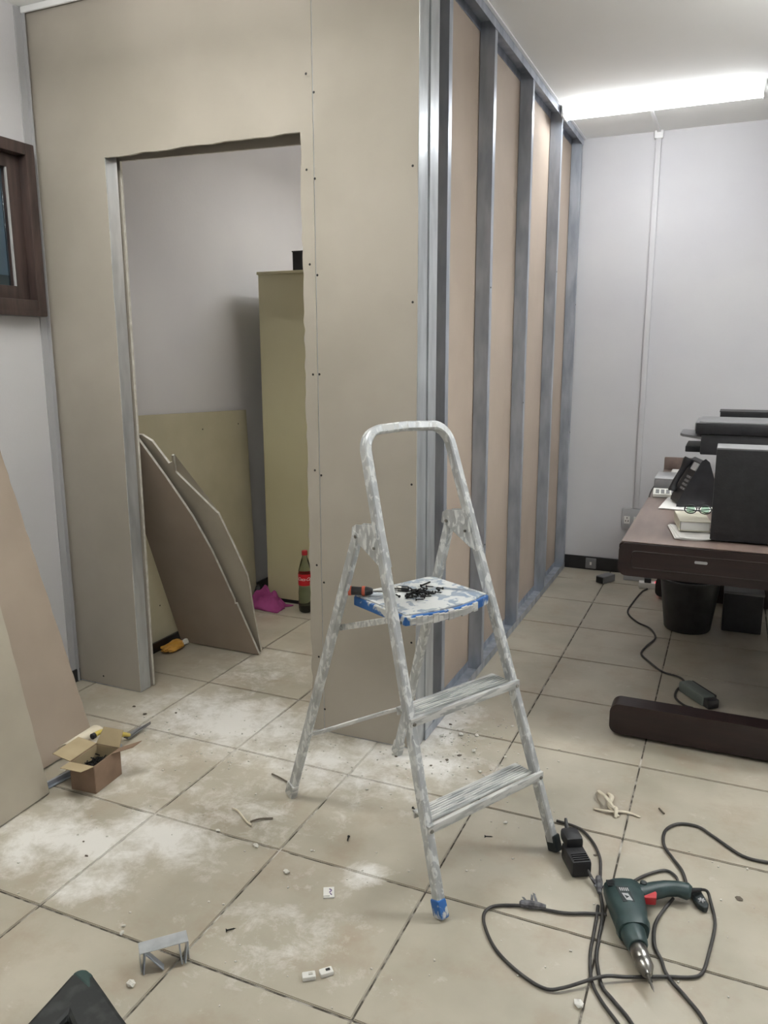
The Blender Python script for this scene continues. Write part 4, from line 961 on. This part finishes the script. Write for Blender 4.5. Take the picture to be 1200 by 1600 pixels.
# torn paper strips behind the drill
tp_ = empty('torn_paper_strips', (-0.262, 2.42, 0), label='curled torn beige paper strips on the tiles between ladder and desk foot', cat='scrap')
for (pts_, wd) in (([(-0.05, 0.09, 0.002), (-0.045, 0.05, 0.022), (-0.015, 0.005, 0.03), (0.02, -0.03, 0.012)], 0.007), ([(-0.05, -0.03, 0.003), (0.0, -0.035, 0.010), (0.05, -0.012, 0.006), (0.095, -0.02, 0.003)], 0.006),
                   ([(-0.02, 0.085, 0.002), (-0.005, 0.05, 0.012), (-0.005, 0.0, 0.010), (0.03, -0.045, 0.003)], 0.009), ([(0.01, 0.01, 0.004), (0.02, -0.03, 0.02), (0.022, -0.055, 0.003)], 0.006)):
    c = spline(pts_, 5); g = []
    for i, p in enumerate(c):
        t = (c[min(i + 1, len(c) - 1)] - c[max(i - 1, 0)]).normalized(); s = t.cross(Z).normalized()
        ww = wd * (0.5 + 0.5 * math.sin(math.pi * (i + 1) / (len(c) + 1))); g.append([p - s * ww, p + Z * 0.002, p + s * ww])
    MB().sheet(g).build('strip', 'paper_torn', tp_, smooth=60, solid=0.0012)
# metal track offcut at the lower left
mo = empty('metal_track_offcut', (-1.150, 1.300, 0), (0, 0, math.radians(46)), label='short bright metal channel offcut standing on its legs at lower left', cat='metal offcut')
MB().box((0, 0.018, 0.052), (0.114, 0.040, 0.0018)).build('web', 'steel_light', mo)
fl1 = MB(); fl1.box((-0.0562, 0.018, 0.027), (0.0016, 0.040, 0.050)); fl1.box((0.0562, 0.018, 0.027), (0.0016, 0.040, 0.050)); fl1.build('flange', 'steel_light', mo)
wbm = MB()
for (x0, x1) in ((-0.045, -0.005), (-0.045, -0.052), (0.035, 0.038), (0.055, 0.045)):
    A = Vector((x0, 0.006, 0.051)); B = Vector((x1, -0.006, 0.003)); rect_sweep(wbm, [A, B], 0.003, 0.022, Vector((0, 1, 0)), 0.0004)
wbm.build('cut_tab', 'steel', mo)
# foreground dark green tool handle
fh = empty('tool_handle', (-1.30, 1.12, 0), label='dark green and black bent plastic tool handle in bottom left corner', cat='tool')
HP = [(0.071, -0.277), (0.054, -0.149), (0.046, -0.073), (0.038, -0.002), (0.039, 0.017), (0.056, 0.028), (0.08, 0.022), (0.143, -0.006), (0.204, -0.034), (0.265, -0.06), (0.388, -0.124), (0.277, -0.172), (0.153, -0.109), (0.116, -0.088), (0.118, -0.121), (0.149, -0.243)]
apex = HP[2:8]
MB().prism(HP, (0, 0, 0.004), (1, 0, 0), (0, 1, 0), 0.081).build('moulded_arm', 'handle_dusty', fh, bev=0.014)
MB().prism([(x, y) for x, y in HP[3:7]] + [((HP[7][0] + HP[13][0]) / 2, (HP[7][1] + HP[13][1]) / 2 + 0.02)], (0, 0, 0.060), (1, 0, 0), (0, 1, 0), 0.0262).build('green_tip', 'handle_green', fh, bev=0.010)['label'] = 'dark green tip'

# ---------------------------------------------------------------- small litter on the floor
fsc = [(-0.972, 1.939, 0.3, 'by the ladder, left of its front foot'), (-0.592, 2.104, 1.9, 'under the lowest ladder step'), (-1.083, 1.454, 2.3, 'above the metal channel offcut'), (-0.85, 2.161, 1.0, 'beside the left ladder rail'), (-2.05, 3.70, 0.5, 'inside the doorway before the bottle')]
for (x, y, a, wh) in fsc:
    o = scme.copy(); COL.objects.link(o); o.location = (x, y, 0.0045); o.rotation_euler = (math.radians(90), 0, a); o.name = 'drywall_screw'
    if 'group' in o: del o['group']
    tag(o, 'single black screw on the floor ' + wh, 'screw')
def chunk(name, x, y, s, m, label, cat, group=None, seed=0, flat=0.6):
    b = bmesh.new(); bmesh.ops.create_icosphere(b, subdivisions=1, radius=0.5); r = random.Random(seed)
    for v in b.verts: v.co = Vector((v.co.x * s * r.uniform(.7, 1.3) * 1.3, v.co.y * s * r.uniform(.7, 1.3), v.co.z * s * flat * r.uniform(.8, 1.2)))
    zm = min(v.co.z for v in b.verts)
    for v in b.verts: v.co.z -= zm
    q = MB(); q._add(b); o = q.build(name, m); o.location = (x, y, 0.0002); o.rotation_euler = (0, 0, r.uniform(0, 3)); tag(o, label, cat, group); return o
chunk('plaster_chunk', -1.06, 1.716, 0.020, 'plaster', 'white plaster lump on the tile left of the small white card', 'debris', seed=1)
chunk('plaster_chunk', -1.207, 1.788, 0.018, 'plaster', 'white plaster lump up and left of the other lump', 'debris', seed=2)
for i, (x, y, s) in enumerate([(-1.034, 2.203, .012), (-1.043, 1.835, .009), (-1.358, 1.807, .012), (-0.911 + .25, 2.60, .014), (-0.806, 2.719, .016), (-0.928, 2.66, .016), (-0.717, 2.467, .014), (-0.362, 3.147, .016), (-0.552, 2.201, .012), (-0.864, 2.699, .02),
                               (-1.144, 2.316, .01), (-1.185, 1.22, .02), (-1.323, 1.342, .014), (-1.335, 1.365, .01), (-1.0, 2.39, .012), (-0.78, 2.60, .016), (-0.70, 2.85, .012), (-0.60, 2.75, .010)]):
    chunk('plaster_crumb', x, y, s, 'plaster', 'small white plaster crumb scattered on the floor tiles', 'debris', 'plaster crumbs on the tiles', seed=20 + i)
chunk('plaster_chunk', -0.214, 1.577, 0.022, 'white', 'white plaster lump near the bottom edge beside the cords', 'debris', seed=3)
for i, (x, y, s) in enumerate([(0.118, 2.111, .018), (-0.93, 2.77, .014), (-0.85, 2.50, .014), (-0.89, 2.44, .010), (-2.20, 2.40, .014), (-2.11, 2.36, .016), (-2.0, 2.42, .012), (-0.269, 2.149, .010), (-1.03, 2.45, .012), (-0.82, 2.55, .014), (-1.7, 1.6, .008), (-1.64, 1.55, .010)]):
    chunk('dark_chip', x, y, s, 'chip', 'small dark chip of rubble scattered on the floor tiles', 'debris', 'dark chips on the tiles', seed=60 + i, flat=0.25)
# twig-like bits
for i, (pts_, lab) in enumerate([([(-1.385, 1.925), (-1.355, 1.915), (-1.30, 1.88), (-1.275, 1.868)], 'pale curled sliver on the tile left of the ladder'), ([(-1.29, 1.885), (-1.27, 1.905), (-1.235, 1.93)], 'thin brown sliver touching the pale curled one'),
                                 ([(-1.38, 2.16), (-1.34, 2.145), (-1.29, 2.13)], 'dark wire sliver beside the rear left ladder leg'), ([(-0.118, 2.475), (-0.10, 2.445)], 'short dark nail right of the torn paper strips')]):
    o = MB().tube(spline([(a, b, 0.004 + 0.003 * (k % 2)) for k, (a, b) in enumerate(pts_)], 4), 0.003, 5).build('sliver', 'paper_torn' if i == 0 else 'chip', smooth=50); tag(o, lab, 'debris')
rd = random.Random(77); cr = MB()
for k in range(420):
    z = rd.random()
    if z < 0.45: x, y = rd.gauss(-0.85, 0.16), rd.gauss(2.62, 0.17)
    elif z < 0.7: x, y = rd.uniform(-2.1, -1.1), rd.gauss(2.3, 0.12)
    else: x, y = rd.uniform(-1.8, 0.2), rd.uniform(1.2, 2.6)
    if (2.49 < y < 2.62 and x < -0.96) or (y > 2.5 and x < -0.93 and x > -1.45): continue
    s = rd.uniform(0.0015, 0.005); cr.box((x, y, s * 0.3), (s * 1.4, s, s * 0.6), Matrix.Rotation(rd.uniform(0, 3), 3, 'Z'))
tag(cr.build('plaster_grit', 'plaster'), 'fine white plaster grit scattered over the tiles', 'debris', kind='stuff')
# small white card, clips
wc = empty('white_card', (-0.909, 1.688, 0), (0, 0, math.radians(28)), label='small white plastic square with violet mark on the tile', cat='card')
MB().box((0, 0, 0.003), (0.030, 0.042, 0.005), bev=0.001).build('square', 'white', wc); mk = MB(); mk.tube(spline([(0.002, 0.012, 0.0058), (0.008, 0.006, 0.0058), (0.002, -0.002, 0.0058), (0.008, -0.012, 0.0058)], 4), 0.0016, 5); mk.build('violet_mark', 'violet', wc)
MB().box((-0.006, -0.012, 0.007), (0.018, 0.012, 0.003), bev=0.001).build('raised_lip', 'white', wc)
for (x, y, a, lab) in ((-0.814, 1.405, 0.6, 'white broken plaster clip, left one of the pair near bottom'), (-0.782, 1.432, 0.8, 'white broken plaster clip with dark hole, right one of the pair')):
    pc_ = empty('plastic_clip', (x, y, 0), (0, 0, a), label=lab, cat='clip')
    MB().box((0, 0, 0.006), (0.032, 0.020, 0.011), bev=0.003).build('clip_body', 'white', pc_, smooth=40); MB().box((0.004, 0, 0.0125), (0.010, 0.006, 0.002)).build('slot', 'black' if 'right' in lab else 'plaster', pc_)
